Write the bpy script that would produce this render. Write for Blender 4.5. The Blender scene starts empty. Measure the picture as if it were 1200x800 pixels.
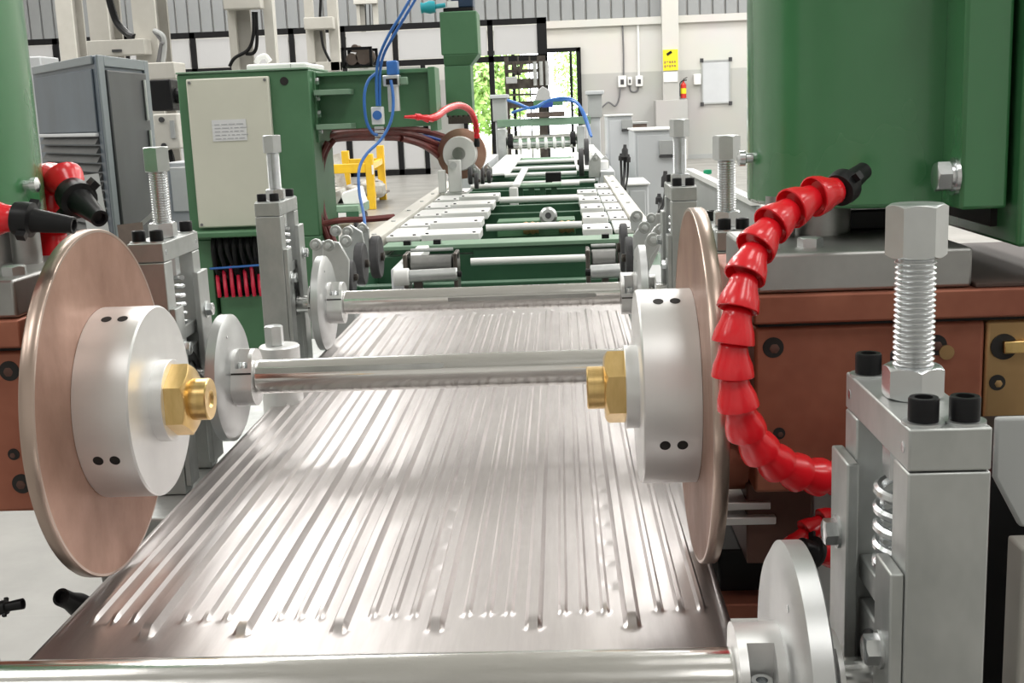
import bpy, math, random
from math import sin, cos, pi, radians
from mathutils import Vector, Matrix
random.seed(7)
scene = bpy.context.scene
COL = scene.collection

# ------------------------------------------------------------------ camera
cam_data = bpy.data.cameras.new('camera')
cam = bpy.data.objects.new('camera', cam_data)
COL.objects.link(cam)
cam_data.sensor_width = 36.0
cam_data.lens = 1400 * 36.0 / 1200
cam_data.clip_start = 0.05
cam_data.clip_end = 300
_r = Vector((0.99848596, 0.03855917, -0.03922971))
_u = Vector((0.0310866, 0.19281355, 0.98074286))
_f = Vector((-0.04538065, 0.9804775, -0.19132295))
cam.matrix_world = Matrix(((_r.x, _u.x, -_f.x, 0.0), (_r.y, _u.y, -_f.y, 0.0), (_r.z, _u.z, -_f.z, 1.30), (0, 0, 0, 1)))
scene.camera = cam

# ------------------------------------------------------------------ light
world = bpy.data.worlds.new('world')
scene.world = world
world.use_nodes = True
bg = world.node_tree.nodes['Background']
bg.inputs['Color'].default_value = (0.93, 0.97, 1.0, 1)
bg.inputs['Strength'].default_value = 8.0

def area_light(name, loc, sx, sy, power, rot=(0, 0, 0), color=(1, 1, 1)):
    d = bpy.data.lights.new(name, 'AREA')
    d.shape = 'RECTANGLE'
    d.size, d.size_y, d.energy, d.color = sx, sy, power, color
    o = bpy.data.objects.new(name, d)
    o.location, o.rotation_euler = loc, rot
    COL.objects.link(o)
    return o

for sx in (-8.8, -4.2, 2.2, 6.8, 11.4):               # translucent sheets let into the roof, bay by bay
    for sy in (-3.0, 2.5, 8.0, 13.5, 19.0, 24.5):
        area_light('skylight', (sx, sy, 7.9), 1.8, 2.6, 215 if sy > 5 else 120, color=(1.0, 0.985, 0.955))

scene.view_settings.view_transform = 'Standard'
scene.view_settings.look = 'None'
scene.view_settings.gamma = 1.0
scene.view_settings.use_curve_mapping = False
scene.view_settings.exposure = 0.10

# ------------------------------------------------------------------ materials
def mat(name, col, metal=0.0, rough=0.5, col2=None, nscale=8.0, stretch=(1, 1, 1), bump=0.0, bscale=60.0, rvar=0.0, coat=0.0, detail=4.0, lo=0.35, hi=0.65):
    m = bpy.data.materials.new(name)
    m.use_nodes = True
    nt = m.node_tree
    b = nt.nodes['Principled BSDF']
    b.inputs['Base Color'].default_value = (*col, 1)
    b.inputs['Metallic'].default_value = metal
    b.inputs['Roughness'].default_value = rough
    if coat:
        b.inputs['Coat Weight'].default_value = coat
        b.inputs['Coat Roughness'].default_value = 0.12
    tc = nt.nodes.new('ShaderNodeTexCoord')
    mp = nt.nodes.new('ShaderNodeMapping')
    mp.inputs['Scale'].default_value = stretch
    nt.links.new(tc.outputs['Object'], mp.inputs['Vector'])
    if col2 is not None or rvar:
        n = nt.nodes.new('ShaderNodeTexNoise')
        n.inputs['Scale'].default_value = nscale
        n.inputs['Detail'].default_value = detail
        n.inputs['Roughness'].default_value = 0.62
        nt.links.new(mp.outputs['Vector'], n.inputs['Vector'])
        r = nt.nodes.new('ShaderNodeMapRange')
        r.inputs['From Min'].default_value = lo
        r.inputs['From Max'].default_value = hi
        nt.links.new(n.outputs['Fac'], r.inputs['Value'])
        if col2 is not None:
            mx = nt.nodes.new('ShaderNodeMix')
            mx.data_type = 'RGBA'
            mx.inputs['A'].default_value = (*col, 1)
            mx.inputs['B'].default_value = (*col2, 1)
            nt.links.new(r.outputs['Result'], mx.inputs['Factor'])
            nt.links.new(mx.outputs['Result'], b.inputs['Base Color'])
        if rvar:
            r2 = nt.nodes.new('ShaderNodeMapRange')
            r2.inputs['From Min'].default_value = 0.3
            r2.inputs['From Max'].default_value = 0.7
            r2.inputs['To Min'].default_value = max(0.02, rough - rvar)
            r2.inputs['To Max'].default_value = min(1.0, rough + rvar)
            nt.links.new(n.outputs['Fac'], r2.inputs['Value'])
            nt.links.new(r2.outputs['Result'], b.inputs['Roughness'])
    if bump:
        n2 = nt.nodes.new('ShaderNodeTexNoise')
        n2.inputs['Scale'].default_value = bscale
        n2.inputs['Detail'].default_value = 3
        nt.links.new(mp.outputs['Vector'], n2.inputs['Vector'])
        bp = nt.nodes.new('ShaderNodeBump')
        bp.inputs['Strength'].default_value = bump
        bp.inputs['Distance'].default_value = 0.002
        nt.links.new(n2.outputs['Fac'], bp.inputs['Height'])
        nt.links.new(bp.outputs['Normal'], b.inputs['Normal'])
    return m

M = {}
M['sheet'] = mat('stainless_sheet', (0.58, 0.548, 0.54), 1.0, 0.35, (0.42, 0.392, 0.386), 6, (5, 0.45, 1), 0.04, 30, 0.07, detail=6)  # lengthwise colour streaks paint in the sheet's streaky reflections
M['chrome'] = mat('ground_shaft_steel', (0.86, 0.855, 0.84), 1.0, 0.17, (0.80, 0.79, 0.77), 30, (0.6, 4, 4), 0, 60, 0.05)
M['alu'] = mat('turned_aluminium', (0.80, 0.80, 0.79), 0.75, 0.42, (0.72, 0.72, 0.715), 9, (1, 1, 1), 0.03, 120)
M['disc_grey'] = mat('grey_guide_disc', (0.58, 0.59, 0.59), 0.75, 0.38, (0.50, 0.51, 0.51), 12, (1, 1, 1), 0.03, 120)
M['zinc'] = mat('zinc_plated_steel', (0.66, 0.68, 0.68), 0.9, 0.33, (0.56, 0.58, 0.58), 14, (1, 1, 1), 0.03, 80)
M['plate'] = mat('galvanised_grey_plate', (0.50, 0.515, 0.505), 0.75, 0.42, (0.38, 0.395, 0.385), 16, (1, 1, 0.6), 0.06, 90, 0.06)
M['bolt'] = mat('zinc_bolt', (0.74, 0.76, 0.77), 1.0, 0.27, (0.64, 0.66, 0.67), 20)
M['black_bolt'] = mat('black_oxide_screw', (0.012, 0.012, 0.013), 0.3, 0.42)
M['hole'] = mat('hole_and_gap_shade', (0.03, 0.028, 0.027), 0.2, 0.6)  # flat dark colour standing for the shade inside holes, slots and gaps
M['copper_disc'] = mat('worn_copper_disc', (0.50, 0.30, 0.225), 0.6, 0.46, (0.23, 0.118, 0.080), 5, (1, 1, 0.7), 0.08, 50, 0.08, detail=8)
M['copper_rim'] = mat('bright_copper_rim', (0.50, 0.39, 0.33), 0.9, 0.3)
M['copper'] = mat('oxidised_copper_block', (0.40, 0.150, 0.092), 0.45, 0.48, (0.265, 0.088, 0.055), 9, (1, 1, 1), 0.12, 45, 0.08)
M['dark_copper'] = mat('dark_oxidised_copper', (0.150, 0.082, 0.066), 0.4, 0.5, (0.10, 0.055, 0.045), 9)
M['brass'] = mat('turned_brass', (0.80, 0.57, 0.25), 1.0, 0.28, (0.70, 0.48, 0.19), 30, (4, 1, 1))
M['brass_dull'] = mat('dull_brass_block', (0.46, 0.30, 0.14), 0.7, 0.45, (0.36, 0.22, 0.10), 10)
M['steel'] = mat('milled_steel', (0.44, 0.44, 0.43), 0.9, 0.4, (0.34, 0.34, 0.33), 12, (1, 1, 1), 0.05, 70)
M['dark_steel'] = mat('oily_dark_steel', (0.13, 0.115, 0.10), 0.75, 0.35, (0.07, 0.06, 0.055), 10)
M['green'] = mat('glossy_green_enamel', (0.050, 0.185, 0.072), 0.0, 0.26, (0.066, 0.22, 0.092), 5, (1, 1, 0.6), 0.10, 9, 0.06, 0.4)
M['green2'] = mat('green_machine_paint', (0.078, 0.195, 0.098), 0.0, 0.42, (0.066, 0.172, 0.084), 4)
M['green_dark'] = mat('dark_green_beam_paint', (0.030, 0.105, 0.052), 0.0, 0.45, (0.022, 0.082, 0.040), 5)
M['green_pale'] = mat('pale_green_flange_paint', (0.21, 0.33, 0.235), 0.0, 0.45, (0.17, 0.28, 0.19), 5)
M['red'] = mat('red_hose_plastic', (0.80, 0.012, 0.022), 0.0, 0.26, (0.70, 0.010, 0.018), 20, coat=0.3)
M['black'] = mat('black_plastic', (0.012, 0.012, 0.013), 0.0, 0.36)
M['rubber'] = mat('grey_black_rubber', (0.075, 0.075, 0.078), 0.0, 0.6, (0.055, 0.055, 0.057), 20)
M['white'] = mat('white_enamel', (0.84, 0.845, 0.83), 0.0, 0.38, (0.79, 0.795, 0.78), 6)
M['roller'] = mat('bright_plated_roller', (0.88, 0.885, 0.87), 0.15, 0.4, (0.84, 0.845, 0.83), 6)
M['cream'] = mat('cream_door_enamel', (0.62, 0.62, 0.53), 0.0, 0.4, (0.585, 0.585, 0.50), 3)
M['paper'] = mat('paper_label', (0.66, 0.67, 0.68), 0.0, 0.6)
M['print'] = mat('grey_print', (0.40, 0.41, 0.43), 0.0, 0.6)
M['blue_grey'] = mat('blue_grey_cabinet_paint', (0.100, 0.132, 0.165), 0.1, 0.42, (0.080, 0.100, 0.122), 3, (1, 1, 0.5))
M['grey_trim'] = mat('grey_cabinet_trim', (0.20, 0.23, 0.245), 0.2, 0.4)
M['grey_door'] = mat('dull_grey_cabinet_door', (0.070, 0.075, 0.078), 0.2, 0.42, (0.05, 0.052, 0.053), 3, (1, 1, 0.5))
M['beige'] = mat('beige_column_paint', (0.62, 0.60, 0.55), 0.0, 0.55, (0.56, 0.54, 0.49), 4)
M['beige_dark'] = mat('dark_beige_and_web_shade', (0.40, 0.385, 0.35), 0.0, 0.6, (0.34, 0.325, 0.295), 4)  # darker beige; on column webs and rear flanges it paints in their shade
M['light_grey'] = mat('light_grey_cabinet_paint', (0.60, 0.62, 0.64), 0.0, 0.42, (0.57, 0.59, 0.61), 3)
M['mid_grey'] = mat('mid_grey_paint', (0.42, 0.435, 0.43), 0.0, 0.5, (0.39, 0.40, 0.40), 5)
M['panel_white'] = mat('white_partition_board', (0.52, 0.52, 0.525), 0.0, 0.5, (0.50, 0.50, 0.505), 1.0)
M['panel_grey'] = mat('grey_partition_board', (0.33, 0.35, 0.33), 0.0, 0.5, (0.29, 0.31, 0.29), 1.5)
M['black_frame'] = mat('black_partition_frame', (0.007, 0.007, 0.008), 0.0, 0.55)
M['yellow'] = mat('yellow_rack_paint', (0.80, 0.50, 0.015), 0.0, 0.45, (0.70, 0.42, 0.02), 5)
M['yellow_sign'] = mat('yellow_sign', (0.86, 0.74, 0.02), 0.0, 0.5)
M['red_paint'] = mat('red_extinguisher_paint', (0.66, 0.045, 0.03), 0.0, 0.3)
M['blue'] = mat('blue_air_hose', (0.030, 0.125, 0.40), 0.0, 0.28, (0.04, 0.17, 0.50), 10)
M['blue_dark'] = mat('dark_blue_hose', (0.03, 0.08, 0.35), 0.0, 0.35)
M['teal'] = mat('teal_motor_paint', (0.02, 0.33, 0.40), 0.0, 0.35)
M['navy'] = mat('navy_motor_paint', (0.015, 0.04, 0.085), 0.0, 0.4)
M['cable_red'] = mat('dark_red_copper_cable', (0.165, 0.035, 0.030), 0.1, 0.5, (0.11, 0.022, 0.02), 12)
M['coil_red'] = mat('red_cable_coil', (0.55, 0.015, 0.05), 0.0, 0.35)
M['wire'] = mat('grey_wire', (0.16, 0.16, 0.165), 0.0, 0.5)
M['junk'] = mat('grey_scrap_castings', (0.50, 0.50, 0.47), 0.2, 0.5, (0.30, 0.28, 0.25), 6)
M['brown'] = mat('brown_scrap', (0.19, 0.14, 0.115), 0.1, 0.55, (0.13, 0.10, 0.085), 8)
M['drum'] = mat('dull_drum_steel', (0.27, 0.27, 0.26), 0.7, 0.38, (0.20, 0.20, 0.195), 10)
M['oily_top'] = mat('oily_brown_slab_top', (0.075, 0.045, 0.035), 0.0, 0.6, (0.05, 0.03, 0.024), 10)
M['leaf'] = mat('sunlit_leaves', (0.25, 0.42, 0.10), 0.0, 0.5, (0.42, 0.58, 0.20), 2)  # leaf green lightened, outdoor glare put into the colour
M['bark'] = mat('tree_bark', (0.25, 0.2, 0.14), 0.0, 0.8)
M['ground'] = mat('outdoor_ground', (0.52, 0.52, 0.42), 0.0, 0.9, (0.42, 0.45, 0.33), 0.7)
M['floor'] = mat('polished_concrete', (0.30, 0.29, 0.27), 0.0, 0.36, (0.235, 0.23, 0.215), 1.6, (1, 1, 1), 0.03, 25, 0.08, detail=8)
M['cladding'] = mat('grey_roof_cladding', (0.31, 0.32, 0.325), 0.1, 0.5, (0.27, 0.28, 0.285), 0.8, (1, 1, 0.5))
M['ceiling'] = mat('white_ceiling', (0.78, 0.78, 0.76), 0.0, 0.7)
M['hall_wall'] = mat('hall_side_wall', (0.60, 0.595, 0.575), 0.0, 0.7)
M['green_lamp'] = mat('green_push_button', (0.0, 0.30, 0.14), 0.0, 0.3)
M['glass'] = bpy.data.materials.new('window_glass')
M['glass'].use_nodes = True
_b = M['glass'].node_tree.nodes['Principled BSDF']
_b.inputs['Transmission Weight'].default_value = 1.0
_b.inputs['Roughness'].default_value = 0.0
_b.inputs['IOR'].default_value = 1.02

def two_tone(name, low, high, z, edge=0.01):
    m = bpy.data.materials.new(name)
    m.use_nodes = True
    nt = m.node_tree
    b = nt.nodes['Principled BSDF']
    b.inputs['Roughness'].default_value = 0.6
    g = nt.nodes.new('ShaderNodeTexCoord')
    s = nt.nodes.new('ShaderNodeSeparateXYZ')
    nt.links.new(g.outputs['Object'], s.inputs[0])
    r = nt.nodes.new('ShaderNodeMapRange')
    r.inputs['From Min'].default_value = z - edge
    r.inputs['From Max'].default_value = z + edge
    nt.links.new(s.outputs['Z'], r.inputs['Value'])
    n = nt.nodes.new('ShaderNodeTexNoise')
    n.inputs['Scale'].default_value = 1.2
    n.inputs['Detail'].default_value = 5
    nt.links.new(g.outputs['Object'], n.inputs['Vector'])
    mx = nt.nodes.new('ShaderNodeMix')
    mx.data_type = 'RGBA'
    mx.inputs['A'].default_value = (*low, 1)
    mx.inputs['B'].default_value = (*high, 1)
    nt.links.new(r.outputs['Result'], mx.inputs['Factor'])
    hv = nt.nodes.new('ShaderNodeMix')
    hv.data_type = 'RGBA'
    hv.blend_type = 'MULTIPLY'
    hv.inputs['Factor'].default_value = 0.12
    nt.links.new(mx.outputs['Result'], hv.inputs['A'])
    nt.links.new(n.outputs['Color'], hv.inputs['B'])
    nt.links.new(hv.outputs['Result'], b.inputs['Base Color'])
    return m
M['wall_paint'] = two_tone('two_tone_wall_paint', (0.50, 0.495, 0.475), (0.67, 0.655, 0.62), 2.0)

for k in ('black', 'black_bolt', 'hole', 'rubber', 'black_frame', 'dark_copper'):
    M[k].node_tree.nodes['Principled BSDF'].inputs['Specular IOR Level'].default_value = 0.22

# ------------------------------------------------------------------ mesh helpers
class MB:
    """collects shapes; build() links them as ONE mesh object"""
    def __init__(s):
        s.v, s.f = [], []
    def add(s, vs, fs):
        n = len(s.v)
        s.v += [tuple(v) for v in vs]
        s.f += [tuple(i + n for i in f) for f in fs]
        return s
    def box(s, x0, x1, y0, y1, z0, z1):
        if x0 > x1: x0, x1 = x1, x0
        if y0 > y1: y0, y1 = y1, y0
        if z0 > z1: z0, z1 = z1, z0
        return s.add([(x0, y0, z0), (x1, y0, z0), (x1, y1, z0), (x0, y1, z0), (x0, y0, z1), (x1, y0, z1), (x1, y1, z1), (x0, y1, z1)],
                     [(0, 3, 2, 1), (4, 5, 6, 7), (0, 1, 5, 4), (1, 2, 6, 5), (2, 3, 7, 6), (3, 0, 4, 7)])
    def bar(s, a, b, w, h, up=(0, 0, 1)):
        a, b = Vector(a), Vector(b)
        d = (b - a).normalized()
        u = Vector(up)
        if abs(d.dot(u)) > 0.98: u = Vector((0, 1, 0))
        x = d.cross(u).normalized() * w / 2
        z = x.cross(d).normalized() * h / 2
        vs = [p + sx * x + sz * z for p in (a, b) for sx, sz in ((-1, -1), (1, -1), (1, 1), (-1, 1))]
        return s.add(vs, [(0, 1, 2, 3), (7, 6, 5, 4), (0, 4, 5, 1), (1, 5, 6, 2), (2, 6, 7, 3), (3, 7, 4, 0)])
    def prism(s, poly, axis, a, b):
        """poly of 2D points in the plane of the other two axes (kept in x,y,z order)"""
        def mk(p, t):
            return {'x': (t, p[0], p[1]), 'y': (p[0], t, p[1]), 'z': (p[0], p[1], t)}[axis]
        ar = sum(poly[i][0] * poly[(i + 1) % len(poly)][1] - poly[(i + 1) % len(poly)][0] * poly[i][1] for i in range(len(poly)))
        if (ar < 0) != (axis == 'y'): poly = poly[::-1]
        if a > b: a, b = b, a
        n = len(poly)
        vs = [mk(p, a) for p in poly] + [mk(p, b) for p in poly]
        fs = [tuple(range(n - 1, -1, -1)), tuple(range(n, 2 * n))] + [(i, (i + 1) % n, n + (i + 1) % n, n + i) for i in range(n)]
        return s.add(vs, fs)
    def lathe(s, prof, o=(0, 0, 0), axis=(0, 0, 1), seg=32, hexa=0.0):
        """prof: (radius, distance along axis); ends on radius 0 are closed"""
        o, d = Vector(o), Vector(axis).normalized()
        u = Vector((0, 0, 1)) if abs(d.z) < 0.9 else Vector((1, 0, 0))
        x = d.cross(u).normalized()
        y = d.cross(x)
        vs, rings = [], []
        for r, t in prof:
            if r <= 1e-7:
                rings.append([len(vs)])
                vs.append(o + d * t)
            else:
                rings.append(list(range(len(vs), len(vs) + seg)))
                for i in range(seg):
                    a = 2 * pi * i / seg
                    vs.append(o + d * t + x * (r * cos(a)) + y * (r * sin(a)))
        fs = []
        for A, B in zip(rings, rings[1:]):
            if len(A) == 1 and len(B) == 1: continue
            for i in range(seg):
                j = (i + 1) % seg
                if len(A) == 1: fs.append((A[0], B[i], B[j]))
                elif len(B) == 1: fs.append((A[j], A[i], B[0]))
                else: fs.append((A[j], A[i], B[i], B[j]))
        fs = [tuple(reversed(f)) for f in fs]
        return s.add(vs, fs)
    def cyl(s, a, b, r, seg=32, r2=None, ch=0.0):
        a, b = Vector(a), Vector(b)
        L = (b - a).length
        r2 = r if r2 is None else r2
        if ch:
            pr = [(0, 0), (r - ch, 0), (r, ch), (r2, L - ch), (r2 - ch, L), (0, L)]
        else:
            pr = [(0, 0), (r, 0), (r2, L), (0, L)]
        return s.lathe(pr, a, b - a, seg)
    def hexhead(s, a, b, r, both=False, rot=0.0):
        """hexagon prism of corner radius r, with the rounded chamfer of a bolt head at end b"""
        a, b = Vector(a), Vector(b)
        d = (b - a).normalized()
        L = (b - a).length
        u = Vector((0, 0, 1)) if abs(d.z) < 0.9 else Vector((1, 0, 0))
        x = d.cross(u).normalized()
        y = d.cross(x)
        n = 36
        ap = r * cos(pi / 6)
        vs = []
        rad, ang = [], []
        for i in range(n):
            t = 2 * pi * i / n + rot
            k = ((2 * pi * i / n) % (pi / 3)) - pi / 6
            rad.append(ap / cos(k))
            ang.append(t)
        rc = ap * 0.96
        def ring(z, f):
            for i in range(n):
                rr = f(rad[i])
                zz = z(rad[i])
                vs.append(a + d * zz + x * (rr * cos(ang[i])) + y * (rr * sin(ang[i])))
        if both:
            ring(lambda q: 0.0, lambda q: rc)
        ring(lambda q: (q - rc) * 0.62 if both else 0.0, lambda q: q)
        ring(lambda q: L - (q - rc) * 0.62, lambda q: q)
        ring(lambda q: L, lambda q: rc)
        k = len(vs) // n
        fs = [tuple(range(n - 1, -1, -1)), tuple(range((k - 1) * n, k * n))]
        for q in range(k - 1):
            fs += [(q * n + i, q * n + (i + 1) % n, (q + 1) * n + (i + 1) % n, (q + 1) * n + i) for i in range(n)]
        return s.add(vs, fs)
    def tube(s, pts, r, seg=10, smooth=0):
        pts = [Vector(p) for p in pts]
        if smooth: pts = spline(pts, smooth)
        n = len(pts)
        rr = r if isinstance(r, (list, tuple)) else [r] * n
        ref = None
        vs = []
        for i, p in enumerate(pts):
            d = (pts[min(i + 1, n - 1)] - pts[max(i - 1, 0)]).normalized()
            if ref is None:
                ref = d.orthogonal().normalized()
            ref = (ref - d * ref.dot(d)).normalized()
            y = d.cross(ref)
            vs += [p + (ref * cos(2 * pi * k / seg) + y * sin(2 * pi * k / seg)) * rr[i] for k in range(seg)]
        fs = []
        for i in range(n - 1):
            fs += [(i * seg + k, i * seg + (k + 1) % seg, (i + 1) * seg + (k + 1) % seg, (i + 1) * seg + k) for k in range(seg)]
        fs += [tuple(range(seg - 1, -1, -1)), tuple(range((n - 1) * seg, n * seg))]
        return s.add(vs, fs)
    def build(s, name, material, parent=None, bevel=0.0, smooth=35, loc=None):
        me = bpy.data.meshes.new(name)
        me.from_pydata(s.v, [], s.f)
        me.validate()
        me.materials.append(M[material] if isinstance(material, str) else material)
        if smooth:
            me.shade_smooth()
            me.set_sharp_from_angle(angle=radians(smooth))
        o = bpy.data.objects.new(name, me)
        COL.objects.link(o)
        if parent is not None:
            o.parent = parent
            # children are written in world coordinates unless the parent sits at the origin
            o.location = -Vector(parent.get('_o', (0, 0, 0)))
        if loc: o.location = loc
        if bevel:
            b = o.modifiers.new('bevel', 'BEVEL')
            b.width, b.segments, b.limit_method = bevel, 2, 'ANGLE'
            b.angle_limit = radians(40)
        return o

def spline(pts, k):
    out = []
    n = len(pts)
    for i in range(n - 1):
        p0, p1, p2, p3 = pts[max(i - 1, 0)], pts[i], pts[i + 1], pts[min(i + 2, n - 1)]
        for j in range(k):
            t = j / k
            out.append(0.5 * ((2 * p1) + (p2 - p0) * t + (2 * p0 - 5 * p1 + 4 * p2 - p3) * t * t + (3 * p1 - p0 - 3 * p2 + p3) * t ** 3))
    out.append(pts[-1])
    return out

def tag(o, label, cat, group=None):
    o['label'] = label
    o['category'] = cat
    if group: o['group'] = group
    return o
def thing(name, label, cat, loc=(0, 0, 0), group=None, base=False):
    """an Empty at the thing's base; with base=True its parts are written in world coordinates and shifted under it"""
    o = bpy.data.objects.new(name, None)
    COL.objects.link(o)
    o.empty_display_size = 0.05
    o.location = loc
    if base: o['_o'] = tuple(loc)
    return tag(o, label, cat, group)
def struct(o):
    o['kind'] = 'structure'
    return o
def sub(o, parent):
    """make o (written in world coordinates) a child of a part that itself is shifted"""
    o.parent = parent
    o.location = (0, 0, 0)
    return o
def dup(root, loc, label=None, group=None, rotz=0.0, mirror=False):
    """a copy of a thing with copies of its parts and sub-parts"""
    kids = {}
    for q in list(COL.objects):
        if q.parent is not None: kids.setdefault(q.parent.name, []).append(q)
    def rec(o, par):
        c = o.copy()
        COL.objects.link(c)
        if par is not None: c.parent = par
        for ch in kids.get(o.name, []): rec(ch, c)
        return c
    r = rec(root, None)
    r.location = loc
    r.rotation_euler = (0, 0, rotz)
    if label: r['label'] = label
    if group: r['group'] = group
    return r

# ------------------------------------------------------------------ the hall
WX0, WX1, WY0, WY1, WH = -14.0, 14.0, -8.0, 28.0, 8.0
DX0, DX1, DZ = -2.2, 0.53, 2.60                        # doorway in the back wall
struct(MB().box(WX0, WX1, WY0, WY1, -0.1, 0.0).build('floor', 'floor', smooth=0))
struct(MB().box(WX0, WX1, WY0, WY1, WH, WH + 0.1).build('ceiling', 'ceiling', smooth=0))
struct(MB().box(WX0 - 0.2, WX0, WY0, WY1, 0, WH).build('wall_left', 'hall_wall', smooth=0))
struct(MB().box(WX1, WX1 + 0.2, WY0, WY1, 0, WH).build('wall_right', 'hall_wall', smooth=0))
struct(MB().box(WX0, WX1, WY0 - 0.2, WY0, 0, WH).build('wall_front', 'hall_wall', smooth=0))
wall = MB()
wall.box(WX0, DX0, 28, 28.25, 0, 3.16)
wall.box(DX1, WX1, 28, 28.25, 0, 3.16)
wall.box(DX0, DX1, 28, 28.25, DZ, 3.16)
wall.box(WX0, WX1, 28.1, 28.25, 3.16, WH)
wall_back = struct(wall.build('wall_back', 'wall_paint', smooth=0))
MB().box(WX0, WX1, 27.90, 28.0, 3.04, 3.20).build('ledge', 'wall_paint', wall_back)
pan = None
for i in range(64):                                    # roof-side cladding sheets above the ledge, one by one
    x = -13.0 + i * 0.285
    if pan is None:
        m = MB()
        m.prism([(0.0, 28.085), (0.02, 28.03), (0.255, 28.03), (0.272, 28.085)], 'z', 3.21, 5.2)
        pan = m.build('cladding_sheet', 'cladding', wall_back, smooth=0)
        pan.location = (x, 0, 0)
    else:
        c = pan.copy(); COL.objects.link(c); c.parent = wall_back; c.location = (x, 0, 0)
# pilaster with wide plinth
pil = MB().box(2.36, 2.73, 27.72, 28.0, 0, 6.0)
struct(pil.build('trim_1', 'wall_paint', smooth=0))
struct(MB().box(2.1767, 2.8856, 27.5, 28.0, 0, 1.3445).build('trim_2', 'wall_paint', bevel=0.01))
struct(MB().box(DX1, WX1, 27.95, 28.0, 0, 0.10).build('baseboard_back', 'mid_grey', smooth=0))
# doorway: black frame, one sash with its pane at the right
w = thing('window_1', 'black framed glazed door leaf in the far doorway, trees outside', 'door', (0.0, 28.0, 0.0))
w['kind'] = 'structure'; del w['category']
w['_o'] = (0.0, 28.0, 0.0)
fr = MB()
fr.box(DX1 - 0.10, DX1, 27.92, 28.05, 0, DZ); fr.box(DX0, DX1, 27.92, 28.05, DZ - 0.09, DZ)
fr.box(DX0, DX0 + 0.1, 27.92, 28.05, 0, DZ); fr.box(DX1 - 0.26, DX1 - 0.20, 27.95, 28.02, 0, DZ - 0.09)
fr.box(-1.05, -0.98, 27.95, 28.02, 0, DZ - 0.09)
fr.build('window_frame', 'black_frame', w)
MB().box(DX1 - 0.20, DX1 - 0.10, 27.98, 27.985, 0, DZ - 0.09).build('pane', 'glass', w, smooth=0)
# outdoors beyond the door
struct(MB().box(-30, 30, 28.25, 70, -0.15, -0.05).build('ground_outside', 'ground', smooth=0))
def tree(x, y, h, r, label, seed):
    rnd = random.Random(seed)
    t = thing('tree', label, 'tree', (x, y, -0.05), base=True)
    tr = MB()
    tr.tube([(x, y, -0.05), (x + 0.05, y, h * 0.35), (x - 0.05, y + 0.1, h * 0.7)], [0.12, 0.09, 0.05], 8)
    for k in range(7):
        a = k * 0.9 + rnd.random()
        z0 = h * (0.3 + 0.06 * k)
        tr.tube([(x, y, z0), (x + cos(a) * r * 0.35, y + sin(a) * r * 0.35, z0 + 0.35), (x + cos(a) * r * 0.7, y + sin(a) * r * 0.7, z0 + 0.6)], [0.04, 0.03, 0.015], 6)
    tr.build('trunk', 'bark', t)
    lv = MB()
    for k in range(2600):
        while True:
            p = Vector((rnd.uniform(-1, 1), rnd.uniform(-1, 1), rnd.uniform(-1, 1)))
            if 0.25 < p.length < 1: break
        c = Vector((x + p.x * r, y + p.y * r, h * 0.6 + p.z * h * 0.42))
        a = Vector((rnd.uniform(-1, 1), rnd.uniform(-1, 1), rnd.uniform(-1, 1))).normalized() * 0.11
        b = a.orthogonal().normalized() * 0.05
        lv.add([c - a, c + b, c + a, c - b], [(0, 1, 2, 3)])
    f = lv.build('foliage', 'leaf', t, smooth=0)
    f['kind'] = 'stuff'
tree(-1.75, 32.5, 3.2, 1.0, 'leafy green tree outside, left of the doorway beside the green pillar', 3)
tree(-3.6, 38.0, 4.6, 1.7, 'tall tree farther off outside, behind the leftmost gap of the doorway', 4)
tree(1.3, 43.0, 4.2, 1.5, 'pale distant tree outside, seen through the right side of the doorway', 5)

# ------------------------------------------------------------------ partition of white boards in black frames
PY = 25.5
part = thing('partition', 'long partition of white boards in a black steel frame before the far wall', 'partition', (-6.0, PY, 0), base=True)
posts = [-12.0944, -10.4872, -8.9965, -7.5666, -5.478, -4.4028, -3.3132, -1.322, -0.2072]
ztop, zr1, zr2 = 3.116, 2.3748, 0.9906
zbot = 0.06
xl, xr = posts[0], posts[-1]
xdoor = posts[6] + 0.55
for i, x in enumerate(posts):
    thick = 0.20 if i in (8,) else 0.11
    MB().box(x - thick, x, PY - 0.04, PY + 0.04, 0.0, ztop).build('post', 'black_frame', part, smooth=0)
for z, xe in ((ztop, xr), (zr1, xr), (zr2, xdoor), (zbot + 0.06, xdoor)):
    MB().box(xl, xe, PY - 0.04, PY + 0.04, z - 0.12, z).build('rail', 'black_frame', part, smooth=0)
MB().box(xdoor - 0.1, xdoor, PY - 0.04, PY + 0.04, 0, zr1 - 0.12).build('post', 'black_frame', part, smooth=0)
for a, b in zip(posts, posts[1:]):
    MB().box(a + 0.02, b - 0.13, PY - 0.015, PY + 0.015, zr1 + 0.02, ztop - 0.14).build('board', 'panel_white', part, smooth=0)
for a, b in zip(posts[:7], posts[1:6] + [posts[6], xdoor]):
    if b <= a: continue
    MB().box(a + 0.02, b - 0.12, PY - 0.015, PY + 0.015, zr2 + 0.02, zr1 - 0.14).build('board', 'panel_grey', part, smooth=0)
    MB().box(a + 0.02, b - 0.12, PY - 0.015, PY + 0.015, zbot + 0.08, zr2 - 0.14).build('board', 'panel_white', part, smooth=0)

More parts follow.
